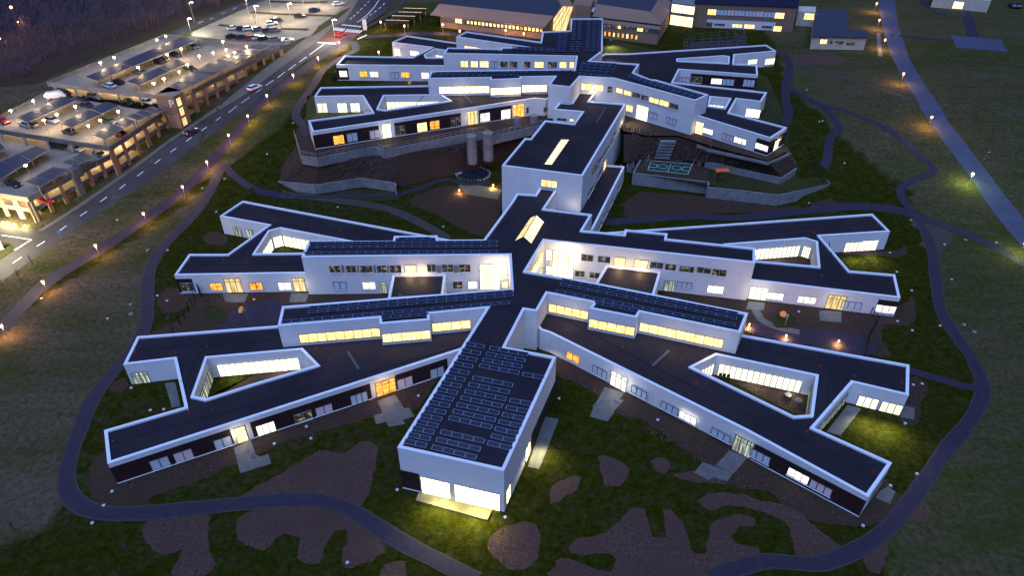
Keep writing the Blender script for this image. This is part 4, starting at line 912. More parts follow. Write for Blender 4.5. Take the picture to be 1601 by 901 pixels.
# light fittings inside the storeys
def tube_light(p, pw=70):
    pw *= 2.2
    M = MB(); M.box(p, (1.4, .12, .08), R(62)); M.build('ceiling_light', 'bulb_warm', GA)
    lamp_light('ceiling_lamp', GA, Vector(p)-GA.location+Vector((0, 0, -.35)), pw, WARM, .25)
def inside_row(a, b, inn, zs, n, pw=70):
    d = (b-a); u = d.normalized(); nn = Vector((-u.y, u.x))*inn
    for i in range(n):
        p = a.lerp(b, (i+.5)/n)+nn
        for z in zs: tube_light((p.x, p.y, z-.5), pw)
inside_row(c0, c1, 4.5, (DC, 2.8), 4); inside_row(b0, b1, 4.5, (DB, 5.6), 4); inside_row(a0, a1, 4.5, (DA, 8.4), 5, 45)
inside_row(b3, b0, 7, (DB,), 6, 260); inside_row(A2, A4, 6, (DA,), 5, 200); inside_row(c0+cl*2.6, c0, 3.5, (DC, 2.8), 3, 90)
# ================================================================ cars
def make_car(kind, label, x, y, z, rz, group, col, estate=False, tail=False, head=False, L=4.4, Hh=1.45, pitch=0):
    r = empty('car', (x, y, z), label, 'car', group); r.rotation_euler = (0, 0, rz)
    key = (col, kind, tail, head)
    src = CARS.get(key)
    if src:
        for ch in src.children:
            c = ch.copy(); COL.objects.link(c); c.parent = r
            for g2 in ch.children:
                d = g2.copy(); COL.objects.link(d); d.parent = c
        return r
    van = kind == 'van'; Wd = 1.78 if not van else 1.95
    prof = [(-2.2, .35), (-2.22, .75), (-2.1, .98), (-1.0, 1.0), (1.0, .98), (2.0, .80), (2.2, .62), (2.2, .35)] if not van else [(-2.5, .35), (-2.52, 1.1), (-2.4, 1.15), (1.4, 1.15), (2.2, 1.0), (2.5, .8), (2.5, .35)]
    top = {'hatch': [(-2.05, .98), (-1.75, 1.40), (-.9, 1.47), (.25, 1.43), (1.05, .98)], 'sedan': [(-1.75, .98), (-1.05, 1.38), (-.3, 1.43), (.3, 1.40), (1.15, .98)], 'van': [(-2.48, 1.15), (-2.42, 1.95), (-2.1, 2.0), (1.1, 1.95), (2.0, 1.12)]}[kind]
    def loft(pf, w0, w1, name, mat, zref=None):
        V = []; n = len(pf); zs = [q[1] for q in pf]; a, b = min(zs), max(zs)
        for s in (-1, 1):
            for q in pf: V.append((q[0], s*(w0+(w1-w0)*((q[1]-a)/(b-a+1e-6))), q[1]))
        Fc = [(i, (i+1) % n, n+(i+1) % n, n+i) for i in range(n)]+[tuple(range(n-1, -1, -1)), tuple(range(n, 2*n))]
        me = bpy.data.meshes.new(name); me.from_pydata(V, [], Fc); bm = bmesh.new(); bm.from_mesh(me); bmesh.ops.recalc_face_normals(bm, faces=bm.faces); bmesh.ops.bevel(bm, geom=bm.edges[:], offset=.05, segments=2, affect='EDGES'); bm.to_mesh(me); bm.free()
        me.materials.append(MAT[mat]); o = bpy.data.objects.new(name, me); COL.objects.link(o); o.parent = r; return o
    loft(prof, Wd/2, Wd/2-.03, 'body', 'car_'+col)
    loft(top, Wd/2-.06, Wd/2-.26, 'windows', 'car_glass' if not van else 'car_'+col)
    zt = max(q[1] for q in top); xs = [q[0] for q in top if q[1] > zt-.12]
    M = MB(); M.box(((min(xs)+max(xs))/2, 0, zt+.005), (max(xs)-min(xs)+.05, Wd-.52, .05)); M.build('roof', 'car_'+col).parent = r
    xe = 2.2 if not van else 2.5
    for sx in (-1.35, 1.35):
        for sy in (-1, 1):
            M = MB(); M.tube((sx, sy*(Wd/2-.2), .33), (sx, sy*(Wd/2+.01), .33), .33, n=12); o = M.build('wheel', 'tyre'); o.parent = r
            M = MB(); M.tube((sx, sy*(Wd/2), .33), (sx, sy*(Wd/2+.02), .33), .19, n=8); h = M.build('rim', 'hub'); h.parent = o
    for sy in (-1, 1):
        M = MB(); M.box((xe-.02, sy*.66, .68), (.08, .3, .14)); M.build('headlight', 'headlamp' if head else 'headlamp_off').parent = r
        M = MB(); M.box((-xe+.0, sy*.70, .80), (.07, .26, .18)); M.build('tail_light', 'tail' if tail else 'tail_off').parent = r
    CARS[key] = r; return r
CARS = {}
def car(px, py, z, deg, col, label, kind='hatch', group=None, **kw):
    p = hit(px, py, .7) if z is None else U(px, py, z+.7)
    z = g(p.x, p.y)+.06 if z is None else z
    return make_car(kind, label, p.x, p.y, z, R(deg), group, col, **kw)
GG = 'cars on the garage decks'; CG = 'cars in the far open car park'
for a in ((170,132.8,DA,152,'white','white car at the open end of the long canopy on the top deck'),(183.5,127,DA,152,'black','black car beside the white one on the top deck'),(217,111.5,DA,152,'grey','grey car at the canopy side of the top deck, under the third lamp'),(248,95,DA,152,'black','black car half way along the long canopy'),(256,91.5,DA,152,'grey','grey car next to the black one half way along the long canopy'),(274,84.5,DA,-28,'navy','dark blue car towards the far end of the long canopy'),(300,72,DA,-28,'grey','grey car at the far end of the long canopy'),(297,106,DA,-28,'black','dark car past the short canopy on the top deck'),
          (99.7,144.4,DB,152,'black','black car parked behind the white van'),(127,153,DB,152,'black','dark car tucked under the top deck edge behind the left canopy'),(134,163,DB,152,'navy','dark blue car at the far end of the left canopy'),(40,193.3,DB,152,'silver','silver car at the open end of the left canopy'),(49,193.8,DB,152,'grey','grey car next to the silver one at the left canopy'),(81.5,187,DB,-28,'silver','silver car under the lamp beside the left canopy'),(107.8,204.6,DB,152,'black','black car at the open end of the centre canopy'),(171.8,188.3,DB,-28,'green','dark green car between the centre and the roadside canopies'),(3.8,188.3,DB,-28,'red','red car at the left picture edge on the middle deck'),(147,149.4,DB,-28,'grey','grey car in the shade of the top deck'),(200,158,DB,-28,'black','black car below the top deck parapet'),(231,158,DB,-28,'silver','silver car below the top deck near the brick tower'),(190,209,DB,-28,'red','red car behind the roadside parapet of the middle deck'),
          (119.9,231,DC,-28,'silver','silver car below the middle deck edge'),(157,240.8,DC,-28,'green','olive green car at the roadside corner under the middle deck'),(70,313,2.8,-28,'red','red car seen through an opening of the near garage side'),(60,322,.1,152,'black','black car seen through the ground floor opening at the near garage corner'),(20,286,DC,-28,'black','dark car on the unlit part of the lowest deck')):
    car(a[0], a[1], a[2], a[3], a[4], a[5], 'sedan' if a[4] in ('black','navy') else 'hatch', GG)
car(87.8, 149.5, DB, 25, 'white', 'white van on the middle deck', 'van', GG); car(91.4, 227.5, DC, -20, 'black', 'dark van under the middle deck edge', 'van', GG)
for i, (x, y, c, lab) in enumerate(((364.4,43,'white','white car at the left end of the front row in the far car park'),(379,44,'black','black car second in the front row'),(388.6,44,'white','white car between the black and the grey one in the front row'),(403.6,44.4,'grey','grey car alone in the middle of the front row'),(419,46.4,'navy','dark blue car near the right end of the front row'),(430,46,'grey','grey car at the right end of the front row'),
    (362.4,56.4,'black','black car at the left end of the row nearest the garage'),(379,57.6,'navy','dark car second in the row nearest the garage'),(394,58.4,'red','red car in the row nearest the garage'),(404,58,'white','white car right of the red one'),(412.4,59.2,'black','black car right of the white one beside the red'),(429.6,60.6,'grey','grey car by itself in the row nearest the garage'),(449.5,62,'silver','silver car at the right end of the row nearest the garage'))):
    car(x, y, None, 25, c, lab, 'sedan' if i % 3 == 0 else 'hatch', CG)
for x, y, c, lab, kw in ((424.4,36,'white','white car below the planted strip of the car park',{}),(431.5,30.6,'black','black car with red tail lights in the middle of the car park',{'tail': True}),(469,24.4,'black','black car beside the second planted strip',{}),(491.3,15,'navy','dark blue car in the upper part of the car park',{}),(529,5,'white','white car at the top right of the car park',{})): car(x, y, None, 30, c, lab, 'hatch', CG, **kw)
car(533, 53, None, 55, 'red', 'red car on the red crossing of the main road', 'hatch', 'cars on the main road', tail=True)
car(398, 136, None, 58, 'white', 'white car with glowing tail lights on the main road', 'hatch', 'cars on the main road', tail=True)
car(300, 205, None, 58, 'navy', 'dark car with tail lights driving past the garage tower', 'sedan', 'cars on the main road', tail=True)
car(1583, 8, None, 80, 'navy', 'dark blue car at the top right, left of its neighbour', 'hatch', 'cars at the top right'); car(1590.5, 8.5, None, 80, 'black', 'black car at the top right corner', 'hatch', 'cars at the top right')
# ================================================================ lamps
def lamp(px, py, label, h=2.9, z=None, mat='bulb_orange', col=(1, .50, .20), pw=800, grp='orange lamps along the path', r=.27, head='ball'):
    p = hit(px, py, h) if z is None else U(px, py, z+h)
    z = g(p.x, p.y) if z is None else z
    o = empty('path_lamp', (p.x, p.y, z), label, 'lamp', grp)
    M = MB(); M.tube((p.x, p.y, z), (p.x, p.y, z+h-.25), .07, .05, 6); M.tube((p.x, p.y, z+h+r*1.35), (p.x, p.y, z+h+r*1.6), r*1.2, r*.7, 8); M.build('pole', 'steel', o)
    M = MB(); M.tube((p.x, p.y, z+h-.3), (p.x, p.y, z+h+r*1.3), r*.8, r, 8); M.build('lamp_head', mat, o)
    lamp_light('lamp_light', o, (0, 0, h-.55), pw, col, .15)
    return o
PLN = ['leftmost path lamp, cut by the picture edge', 'path lamp nearest the road junction at lower left', 'third path lamp up from the left picture edge', 'fourth path lamp up from the left picture edge', 'path lamp by the lower bend of the branching path', 'path lamp just below where the paths fork', 'path lamp just above where the paths fork', 'path lamp opposite the garage tower', 'path lamp beside the white car on the road', 'path lamp left of the rear left wing', 'path lamp left of the upper wing tip', 'path lamp at the red crossing']
for (x, y), s in zip([(2,510),(67,441),(149,384),(224,334),(285,292),(323,253),(357,211),(387,181),(417,149),(458,117),(497,90),(530,66)], PLN): lamp(x, y, 'orange '+s)
for (x, y), s in zip([(595,34),(632,40),(692,38),(719,48),(768,37),(790.6,47),(819,52),(830,38),(592,81)], ['left end of the back path, by the bicycle shelter', 'below the bicycle shelter', 'left end of the brick wall', 'above the white rear rib', 'in front of the middle of the brick wall', 'on the back path, left of the roof corner', 'just left of the upper roof corner', 'near the glazed brick entrance', 'in the lawn beside the rear left wing']): lamp(x, y, 'orange lamp '+s, grp='orange lamps behind the rear building')
for (x, y), s in zip([(1371,5),(1375,31),(1384,62),(1413,115),(1457,183)], ['at the top picture edge', 'second from the top', 'beside the small paved pad', 'where the gravel path meets it', 'the lowest orange one']): lamp(x, y, 'orange road lamp on the right hand road, '+s, grp='orange lamps along the right hand road', h=3.4, pw=1100)
lamp(1521, 272, 'greenish lamp on the right hand road', h=3.4, mat='bulb_green', col=(.75, 1, .25), pw=900, grp='lamps with green light'); lamp(1604, 380, 'greenish lamp at the right picture edge', h=3.4, mat='bulb_green', col=(.75, 1, .25), pw=700, grp='lamps with green light')
for (x, y), s in zip([(765,248),(771,289),(718,297),(1229.6,524.5),(1311.7,533),(1172,507)], ['by the concrete cylinders', 'by the link wall above the terrace', 'at the left end of the garden terrace', 'below the orange hoop at right', 'near the black fence at right', 'at the corner of the solar roof at right']): lamp(x, y, 'low orange garden lamp '+s, h=1.0, z=0.02, pw=420, col=(1, .52, .16), grp='low orange garden lamps', r=.16)
def mast(px, py, hpx, hpy, label, mat='bulb_cool', pw=0, col=(.8, .9, 1), h=7):
    p = hit(px, py); z = p.z
    o = empty('street_lamp', p, label, 'street lamp', 'tall street lamps')
    M = MB(); M.tube(p, p+Vector((0, 0, h)), .1, .06, 6); M.tube(p+Vector((0, 0, h)), p+Vector((.9, -.4, h+.1)), .06, .05, 5); M.build('pole', 'steel', o)
    M = MB(); M.box(p+Vector((1.1, -.5, h+.08)), (.8, .35, .15), R(-25)); M.build('lamp_head', mat, o)
    if pw: lamp_light('lamp_light', o, (1.1, -.5, h-.3), pw, col, .3)
mast(525, 68, 518, 31, 'tall lit street lamp at the red crossing', 'bulb_cool', 7000, (1, .93, .75), 8)
mast(304, 34, 295, 6, 'tall lamp mast beside the road behind the garage', 'bulb_green', 500, (1, .95, .6), 7)
mast(300, 56, 0, 0, 'lamp mast at the entrance behind the garage', 'bulb_warm', 3500, (1, .92, .7), 6)
for x, y, s in ((425,19,'upper left'),(455,36,'middle'),(500,12,'upper right'),(404,40,'lower left'),(475,10,'top'),(390,27,'left')): mast(x, y, 0, 0, 'car park lamp mast, %s one' % s, 'bulb_warm', 2400, (1, .84, .6), 7)
mast(-12, 400, 0, 0, 'street lamp at the junction outside the left picture edge', 'bulb_warm', 9000, (1, .90, .55), 8)
for (x, y, s) in ((5,348.5,'first from the picture edge'), (13,350.3,'second from the picture edge'), (22,352.3,'third from the picture edge'), (40,354,'nearest the brick corner')):
    p = hit(x, y); o = empty('ground_spotlight', p, 'small ground floodlight in bright grass before the garage, '+s, 'floodlight', 'floodlights in the grass')
    M = MB(); M.tube(p, p+Vector((0, 0, .25)), .14, .16, 8); M.build('housing', 'steel', o); M = MB(); M.tube(p+Vector((0, 0, .25)), p+Vector((0, 0, .32)), .15, n=8); M.build('lens', 'bulb_warm', o)
    lamp_light('lamp_light', o, (0, -.3, .9), 500, (1, .88, .42), .2)
# lights at the doors, then lights added for window and clerestory spill
for x, y, z, pw, col in ((378,698,0,55,(1,.8,.45)),(604,626,0,70,(1,.66,.25)),(965,622,0,60,(1,.95,.85)),(368,470,0,40,(1,.7,.3)),(470,468,0,40,(1,.9,.7)),(1183,480,0,60,(1,.95,.8)),(1300,492,0,30,(1,.8,.5)),(606,220,9,50,(1,.9,.7)),(738,200,9,50,(1,.7,.35)),(812,188,9,50,(1,.62,.25)),(1020,190,9,50,(1,.85,.5)),(1218,232,9,40,(1,1,.7)),(820,400,0,10,(1,.8,.5))):
    p = U(x, y, z+.1); par = FB if z == 0 else RB
    lamp_light('door_light', par, Vector((p.x, p.y, z+2.4))-par.location, pw*1.6, col, .15)
for x, y, z, up, pw, col, par in ((778,463,.5,5.5,420,(1,.76,.42),FB),(740,466,.5,2.5,120,(1,.82,.5),FB),(884,446,.5,6,520,(1,.76,.42),FB),(905,452,.5,2.5,160,(1,.82,.5),FB),(895,336,4.7,1.6,45,(1,.82,.48),LB),
    (852,560,.3,2.4,90,(1,.80,.48),FB),(955,94,14,1.0,260,(1,.85,.5),RB),(926,149,14,.9,120,(1,.80,.45),RB),(985,193,9.3,2.2,160,(1,.85,.55),RB),(957,73,9.1,2.2,500,(.9,1,.3),RB),
    (641,434,4.5,.9,150,(1,.66,.22),FB),(661,437,4.5,.9,100,(1,.66,.22),FB),(968,423,4.5,.9,150,(1,.66,.22),FB),(1001,427,4.5,.9,150,(1,.66,.22),FB),
    (1352,664,0,2.6,330,(1,.96,.5),FB),(1386,674,0,2.6,330,(1,.96,.62),FB),(1335,408,0,2.2,180,(1,.96,.5),FB),(1362,404,0,2.2,180,(1,.96,.62),FB),(370,592,0,2.0,70,(1,.96,.7),FB),(440,584,0,2.0,70,(1,.96,.7),FB),(1180,604,0,2.0,80,(1,.96,.7),FB),(1235,618,0,2.0,80,(1,.96,.7),FB),
    (1215,408,0,2.0,60,(1,.96,.7),FB),(445,388,0,2.0,60,(1,.96,.7),FB),(505,178,9,2.0,50,(1,.96,.7),RB),(535,178,9,2.0,50,(1,.96,.7),RB),(556,177,9,2.0,50,(1,.96,.7),RB),(846,712,0,2.4,300,(1,.92,.5),FB),
    (690,797,0,2.6,520,(1,.93,.35),FB),(745,811,0,2.6,520,(1,.93,.35),FB),(500,514,5,1.4,45,(1,.72,.3),FB),(560,510,5,1.4,45,(1,.72,.3),FB),(1050,545,5,1.4,45,(1,.72,.3),FB),(1110,558,5,1.4,45,(1,.72,.3),FB),(890,508,5,1.4,45,(1,.72,.3),FB),(700,514,5,1.4,35,(1,.72,.3),FB),(720,152,14,1.0,60,(1,.8,.4),RB),(800,152,14,1.0,60,(1,.8,.4),RB)):
    p = U(x, y, z); low = 1.9 < up < 3; o = lamp_light('added_spill_light', par, Vector((p.x, p.y, z+up))-par.location, pw*(2.2 if low else 1), col, .4, spot=150 if low else None)  # unseen lamps added outside the glass to light lawns, walls and roofs
    if low: o.rotation_euler.x = R(-28)
# ================================================================ brick buildings behind
def gable_block(parent, px, z, base, name='wall', mat='brick', roof='pv_canopy'):
    P = [U(*p, z).xy for p in px]; M = MB(); M.prism(P, base, z); return M.build(name, mat, parent)
BR = empty('brick_building', (-10, 310, 9), 'long low brick building with one row of lit windows under a deep brick roof edge', 'building')
b9 = 9.0
# lower wall with window band, overhanging brick roof edge, flat dark roof
fa = U(672,21,b9+4.4).xy; fb = U(851,41,b9+4.4).xy
d = (fb-fa).normalized(); nn = Vector((-d.y, d.x))
def prism_w(P, z0, z1, mat, parent, name='wall'):
    M = MB(); M.prism(P, z0, z1); return M.build(name, mat, parent)
W0, W1 = fa+d*4, fb
prism_w([W0, W1, W1+nn*24, W0+nn*24], 7, b9+4.2, 'brick', BR)
M = MB(); V = [(fa.x, fa.y, b9+3.9), (fb.x, fb.y, b9+3.9), (fb.x+nn.x*4+d.x*2, fb.y+nn.y*4+d.y*2, b9+7), (fa.x+nn.x*4+d.x*2, fa.y+nn.y*4+d.y*2, b9+7)]
bk_ = [Vector(v)+Vector((nn.x*22, nn.y*22, 0)) for v in V[2:]]
M.add([*V, *[Vector(v) for v in bk_]], [(0, 1, 2, 3)]); M.build('roof_edge', 'brick', BR)
M = MB(); M.add([V[3], V[2], bk_[0], bk_[1]], [(0, 1, 2, 3)]); M.build('roof', 'pv_canopy', BR)
M = MB(); M.add([V[0], V[3], bk_[1], (fa.x+nn.x*22, fa.y+nn.y*22, b9+3.9)], [(0, 1, 2, 3)]); M.add([V[1], V[2], bk_[0], (fb.x+nn.x*22, fb.y+nn.y*22, b9+3.9)], [(0, 1, 2, 3)]); M.build('gable', 'brick', BR)
ff = Facade(BR, (672,21), (851,41), b9+4.4, b9); ff.a = W0; ff.L = (W1-W0).length
M = MB(); c = ff.a+ff.d*(ff.L/2); M.box((c.x, c.y, b9+2.9), (ff.L, .06, 1.9), ff.rz); M.build('window_band', 'frame_dark', BR)
ff.a = ff.a+ff.n*.04
s = ff.L*.15; i = 0
ff.raw(s, b9+2.2, s+2.6, b9+3.8, 'Y', 3, sill=False); s += 4.4
while s < ff.L-1.5:
    k = 'Y' if random.random() < .86 else 'O'
    ff.raw(s, b9+2.35, s+.95, b9+3.55, k, 1, sill=False); s += 1.42
# glazed entrance gable
EN = empty('glazed_entrance', (15, 305, 9), 'slanting glass entrance hall glowing between the brick blocks', 'building')
A_, B_, C_ = U(850,46,b9), U(882,49,b9), U(897,9,b9+9)
M = MB(); t0, t1 = U(852,45,b9+1.5), U(880,9,b9+9)
M.add([U(849,46,b9), U(884,49,b9), U(896,10,b9+8.5), U(880,9,b9+8.5)], [(0, 1, 2, 3)]); o = M.build('glass', 'gC', EN)
M = MB(); M.tube(U(849,45,b9+.3), U(880,8,b9+8.8), .35, n=4); M.tube(U(880,8,b9+8.8), U(896,9,b9+8.8), .25, n=4)
for t in (.25, .5, .75): M.tube(U(849,46,b9).lerp(U(884,49,b9), t), U(880,9,b9+8.5).lerp(U(896,10,b9+8.5), t), .12, n=4)
M.build('frame', 'concrete_lt', EN)
prism_w(P2([(883,-14),(897,8),(880,9),(868,-10)], b9+8.5), 8, b9+8.3, 'brick', EN, 'side_wall')
BT = empty('brick_stair_block', (25, 300, 9), 'plain square brick tower beside the glass entrance', 'building')
prism_w(P2([(896,6),(924,9),(930,-4),(902,-8)], b9+9), 8, b9+9, 'brick', BT); prism_w(P2([(911,15),(927,17),(932,12),(916,10)], b9+6.5), 8, b9+6.4, 'brick', BT, 'annex'); prism_w([p for p in P2([(910,15.6),(927.6,17.6),(932.6,11.5),(915.5,9.5)], b9+6.6)], b9+6.4, b9+6.6, 'rim_white', BT, 'annex_cap')
B2 = empty('brick_building', (40, 300, 9), 'two storey brick building with small arched lit windows and a dark window band', 'building')
q = P2([(926,24.5),(1031,36.5),(1052,2),(1040,-15),(930,-15)], b9+7); prism_w(q, 7, b9+4.6, 'brick', B2)
q0 = U(926,24.5,b9+6.4).xy; q1 = U(1034,36.5,b9+6.4).xy
f2 = Facade(B2, (926,27), (1031,38.5), b9+6.2, b9)
P_ = [U(926,24,b9+5.5).xy, U(1034,37,b9+5.5).xy, U(1054,4,b9+5.5).xy]
M = MB(); a, b, c = P_; n2 = Vector((-(b-a).normalized().y, (b-a).normalized().x)); e = (c-b)
T0 = [Vector((a.x, a.y, b9+5.2)), Vector((b.x, b.y, b9+5.2)), Vector((c.x, c.y, b9+5.2))]
ins = 4.2; T1 = [Vector((a.x+n2.x*ins, a.y+n2.y*ins, b9+8.4)), Vector((b.x-5+n2.x*ins, b.y+n2.y*ins, b9+8.4)), Vector((c.x-5, c.y, b9+8.4))]
M.add([T0[0], T0[1], T1[1], T1[0]], [(0, 1, 2, 3)]); M.add([T0[1], T0[2], T1[2], T1[1]], [(0, 1, 2, 3)]); M.build('roof_edge', 'brick', B2)
M = MB(); M.add([T1[0], T1[1], T1[2], Vector((a.x+e.x, a.y+e.y+15, b9+8.4))], [(0, 1, 2, 3)]); M.build('roof', 'pv_canopy', B2)
fz = Facade(B2, (926,24.5), (1031,36.5), b9+7, b9)
M = MB(); c = fz.a+fz.d*(fz.L/2); M.box((c.x, c.y, b9+4.3), (fz.L, .08, 1.5), fz.rz); M.build('window_band', 'frame_dark', B2)
fz.a += fz.n*.05
for i in range(18):
    s = 2.5+i*(fz.L-6)/18; k = 'Y' if i in (0, 7, 14, 15) else 'K'; fz.raw(s, b9+3.7, s+1.2, b9+4.9, k, 1, sill=False)
for i in range(9):
    s = 3+i*(fz.L-9)/9; fz.raw(s, b9+.9, s+.75, b9+2.4, 'O' if i % 3 else 'Y', 1, sill=False)
GL = empty('glazed_link', (58, 305, 9), 'two storey glowing glass link between the brick buildings', 'building')
prism_w(P2([(1050,3),(1088,8),(1092,-10),(1056,-12)], b9+8), 8, b9+7.8, 'concrete', GL)
fg = Facade(GL, (1050,3), (1088,8), b9+8, b9); fg.raw(.3, b9+4.7, fg.L-.2, b9+7.5, 'Hall', 8, sill=False); fg.raw(.3, b9+.3, fg.L-.2, b9+3.8, 'Hall', 8, sill=False)
B3 = empty('brick_building', (90, 295, 9), 'broad brick building with a white base strip and a solar covered roof', 'building')
prism_w(P2([(1087,4),(1247,11),(1250,-14),(1092,-20)], b9+8.4), 7, b9+8.3, 'brick', B3); prism_w(P2([(1086,3.5),(1248,10.5),(1251,-15),(1091,-21)], b9+8.6), b9+8.3, b9+8.5, 'pv', B3, 'roof')
f3 = Facade(B3, (1087,4), (1247,11), b9+8.4, b9); f3.clad(1105, 1212, 0.2, 3.0, 'render_white', 'base_strip'); f3.a += f3.n*.04
for x0, y0, x1, y1, k in ((1107,13.5,1119,23.5,'Y'),(1121,14,1136,24,'D'),(1138,14.5,1147,24.5,'P'),(1149,15,1164,25,'D'),(1166,16,1181,26,'D'),(1183,16.5,1193,26.5,'P'),(1195,17.5,1211,27.5,'D'),(1212,19,1225,29,'Y'),(1105,34,1113,42,'K'),(1117,36,1133,40,'K'),(1145,37,1160,43,'Y'),(1164,37.5,1179,44.5,'Y'),(1191,39.5,1207,44,'K'),(1210,40,1221,50,'Y')): f3.win(x0, y0, x1, y1, k, sill=False)
CN = empty('connecting_corridor', (118, 300, 9), 'low cream corridor with a lit window joining the brick and the small white house', 'building')
prism_w(P2([(1248,17),(1275,19),(1276,10),(1249,9)], b9+5), 8, b9+5, 'cream_wall', CN); fc = Facade(CN, (1248,17), (1275,19), b9+5, b9); fc.raw(2.4, b9+2.3, 7.3, b9+4.6, 'Y', 6, sill=False)
HS = empty('small_white_house', (125, 280, 9), 'small cream walled house with an angular dark blue roof beside the right hand road', 'house')
hp = [(1271,55.5),(1356,57),(1356,48.5),(1325,47),(1324,15.5),(1275,15)]
prism_w(P2(hp, b9+4.4), 8, b9+4.2, 'cream_wall', HS); prism_w(P2([(1270,56),(1357,57.5),(1357,48),(1325.5,46.5),(1324.5,14.5),(1274.5,14)], b9+4.5), b9+4.2, b9+4.5, 'pv_canopy', HS, 'roof')
fh = Facade(HS, (1271,55.5), (1356,57), b9+4.4, b9)
for x0, y0, x1, y1, k in ((1283,61,1292,68.5,'Y'),(1296,63,1301,68,'K'),(1306,64,1318,69.5,'K'),(1324,65,1336,70.5,'K')): fh.win(x0, y0, x1, y1, k, sill=False)
HT = empty('cream_pavilion', (190, 300, 9), 'cream building with a lit doorway at the top right picture edge', 'building')
prism_w(P2([(1461,-8),(1550,0),(1552,-12),(1465,-20)], b9+4.4), 8, b9+4.2, 'cream_wall', HT); fh = Facade(HT, (1461,-8), (1550,0), b9+4.4, b9); fh.raw(fh.L*.38, b9+.3, fh.L*.56, b9+2.9, 'Hall', 4, sill=False)
p = U(1505,12,9); lamp_light('door_light', HT, Vector((p.x, p.y, b9+2.5))-HT.location, 420, (1, .95, .55), .3)
# bicycle shelter and roofs at the back left
for i, (x, y) in enumerate(((648,15),(640,21),(630,27),(620,34))):
    p = hit(x, y, 2.4); o = empty('bicycle_shelter', (p.x, p.y, p.z), 'flat dark bicycle shelter behind the crossing, %s of four' % ['farthest', 'second farthest', 'second nearest', 'nearest'][i], 'shelter', 'bicycle shelters')
    M = MB(); M.box((p.x, p.y, p.z+2.4), (8.5, 3.0, .15), R(-5)); M.build('roof', 'bitumen', o)
    M = MB(); M.box((p.x, p.y+1.7, p.z+2.42), (8.5, .35, .18), R(-5)); M.build('light_strip', 'gC', o)
    for a in (-4, 4):
        for b in (-1.2, 1.2): M = MB(); M.tube((p.x+a, p.y+b, p.z), (p.x+a, p.y+b, p.z+2.35), .07, n=5); M.build('post', 'steel', o)
p = hit(571, 47); o = empty('sign_panel', p, 'upright white information panel beside the crossing', 'sign'); M = MB(); M.box(p+Vector((0, 0, 2)), (1.3, .2, 3.6), R(20)); M.build('panel', 'cap_white', o); M = MB(); M.box(p+Vector((0, 0, .1)), (1.5, .4, .2), R(20)); M.build('base', 'concrete', o)
p = hit(3, 391); o = empty('sign_panel', p, 'tall white sign pylon on the grass island at the left edge', 'sign'); M = MB(); M.box(p+Vector((0, 0, 1.6)), (1.0, .18, 3.0), R(30)); M.build('panel', 'cap_white', o); M = MB(); M.box(p+Vector((0, 0, .08)), (1.2, .4, .16), R(30)); M.build('base', 'concrete', o)
p = hit(98, 376); o = empty('traffic_sign', p, 'small blue round traffic sign at the road edge', 'traffic sign'); M = MB(); M.tube(p, p+Vector((0, 0, 2.2)), .04, n=5); M.build('post', 'steel', o); M = MB(); M.tube(p+Vector((0, -.06, 2.3)), p+Vector((0, -.10, 2.3)), .38, n=14); M.build('disc', 'blue_sign', o)
p = hit(1538, 250); o = empty('marker_post', p, 'small yellow marker flag on a thin post beside the right hand road', 'marker post'); M = MB(); M.tube(p, p+Vector((.3, 0, 2.2)), .04, n=5); M.build('post', 'steel', o); M = MB(); M.box(p+Vector((.5, 0, 2.2)), (.8, .05, .3)); M.build('plate', 'orange', o)
# ================================================================ sports cage behind
p0 = [U(x, y, 9.0).xy for x, y in ((1068,76),(1165,72),(1160,60),(1085,66))]
o = empty('sports_cage', (p0[0].x, p0[0].y, 9), 'wire fenced ball court on the grass behind the rear right wing', 'sports court')
M = MB(); M.prism(p0, 8.8, 9.06); M.build('court_surface', 'path', o)
M = MB()
for a, b in zip(p0, p0[1:]+p0[:1]):
    n = max(2, round((b-a).length/3))
    for i in range(n): c = a.lerp(b, i/n); M.tube((c.x, c.y, 9), (c.x, c.y, 12), .05, n=4)
    for z in (10, 11, 12): M.tube((a.x, a.y, z), (b.x, b.y, z), .03, n=4)
M.build('fence', 'steel', o)
M = MB(); M.box((U(1152,62,10).x, U(1152,62,10).y, 10.3), (3.4, .3, 2.6), R(-70)); M.build('goal_wall', 'concrete_dk', o)
# ================================================================ sports court on the terrace
CQ = [U(x, y, 3.2).xy for x, y in ((1016.2,250.8),(1084.4,256.5),(1077,274),(1010.6,266.6))]
o = empty('sports_court', (CQ[3].x, CQ[3].y, 3.2), 'green marked ball court on the concrete terrace', 'sports court')
M = MB(); M.prism(CQ, 3.1, 3.30); M.build('court_surface', 'court_green', o)
def cq(u, v): return CQ[3].lerp(CQ[2], u).lerp(CQ[0].lerp(CQ[1], u), v)
M = MB()
def cl_(a, b): A, B = cq(*a), cq(*b); d = B-A; c = (A+B)/2; M.box((c.x, c.y, 3.31), (d.length, .09, .014), math.atan2(d.y, d.x))
for a, b in (((.03,.05),(.97,.05)),((.03,.95),(.97,.95)),((.03,.05),(.03,.95)),((.97,.05),(.97,.95)),((.5,.05),(.5,.95)),((.03,.3),(.2,.35)),((.2,.35),(.2,.65)),((.03,.7),(.2,.65)),((.97,.3),(.8,.35)),((.8,.35),(.8,.65)),((.97,.7),(.8,.65))): cl_(a, b)
for u in (.34, .66):
    c = cq(u, .5); r_ = 1.15
    for i in range(20):
        t0, t1 = i*math.tau/20, (i+1)*math.tau/20; A = c+Vector((math.cos(t0), math.sin(t0)))*r_; B = c+Vector((math.cos(t1), math.sin(t1)))*r_; m = (A+B)/2; d = B-A; M.box((m.x, m.y, 3.316), (d.length+.03, .08, .014), math.atan2(d.y, d.x))
M.build('court_lines', 'paint', o)
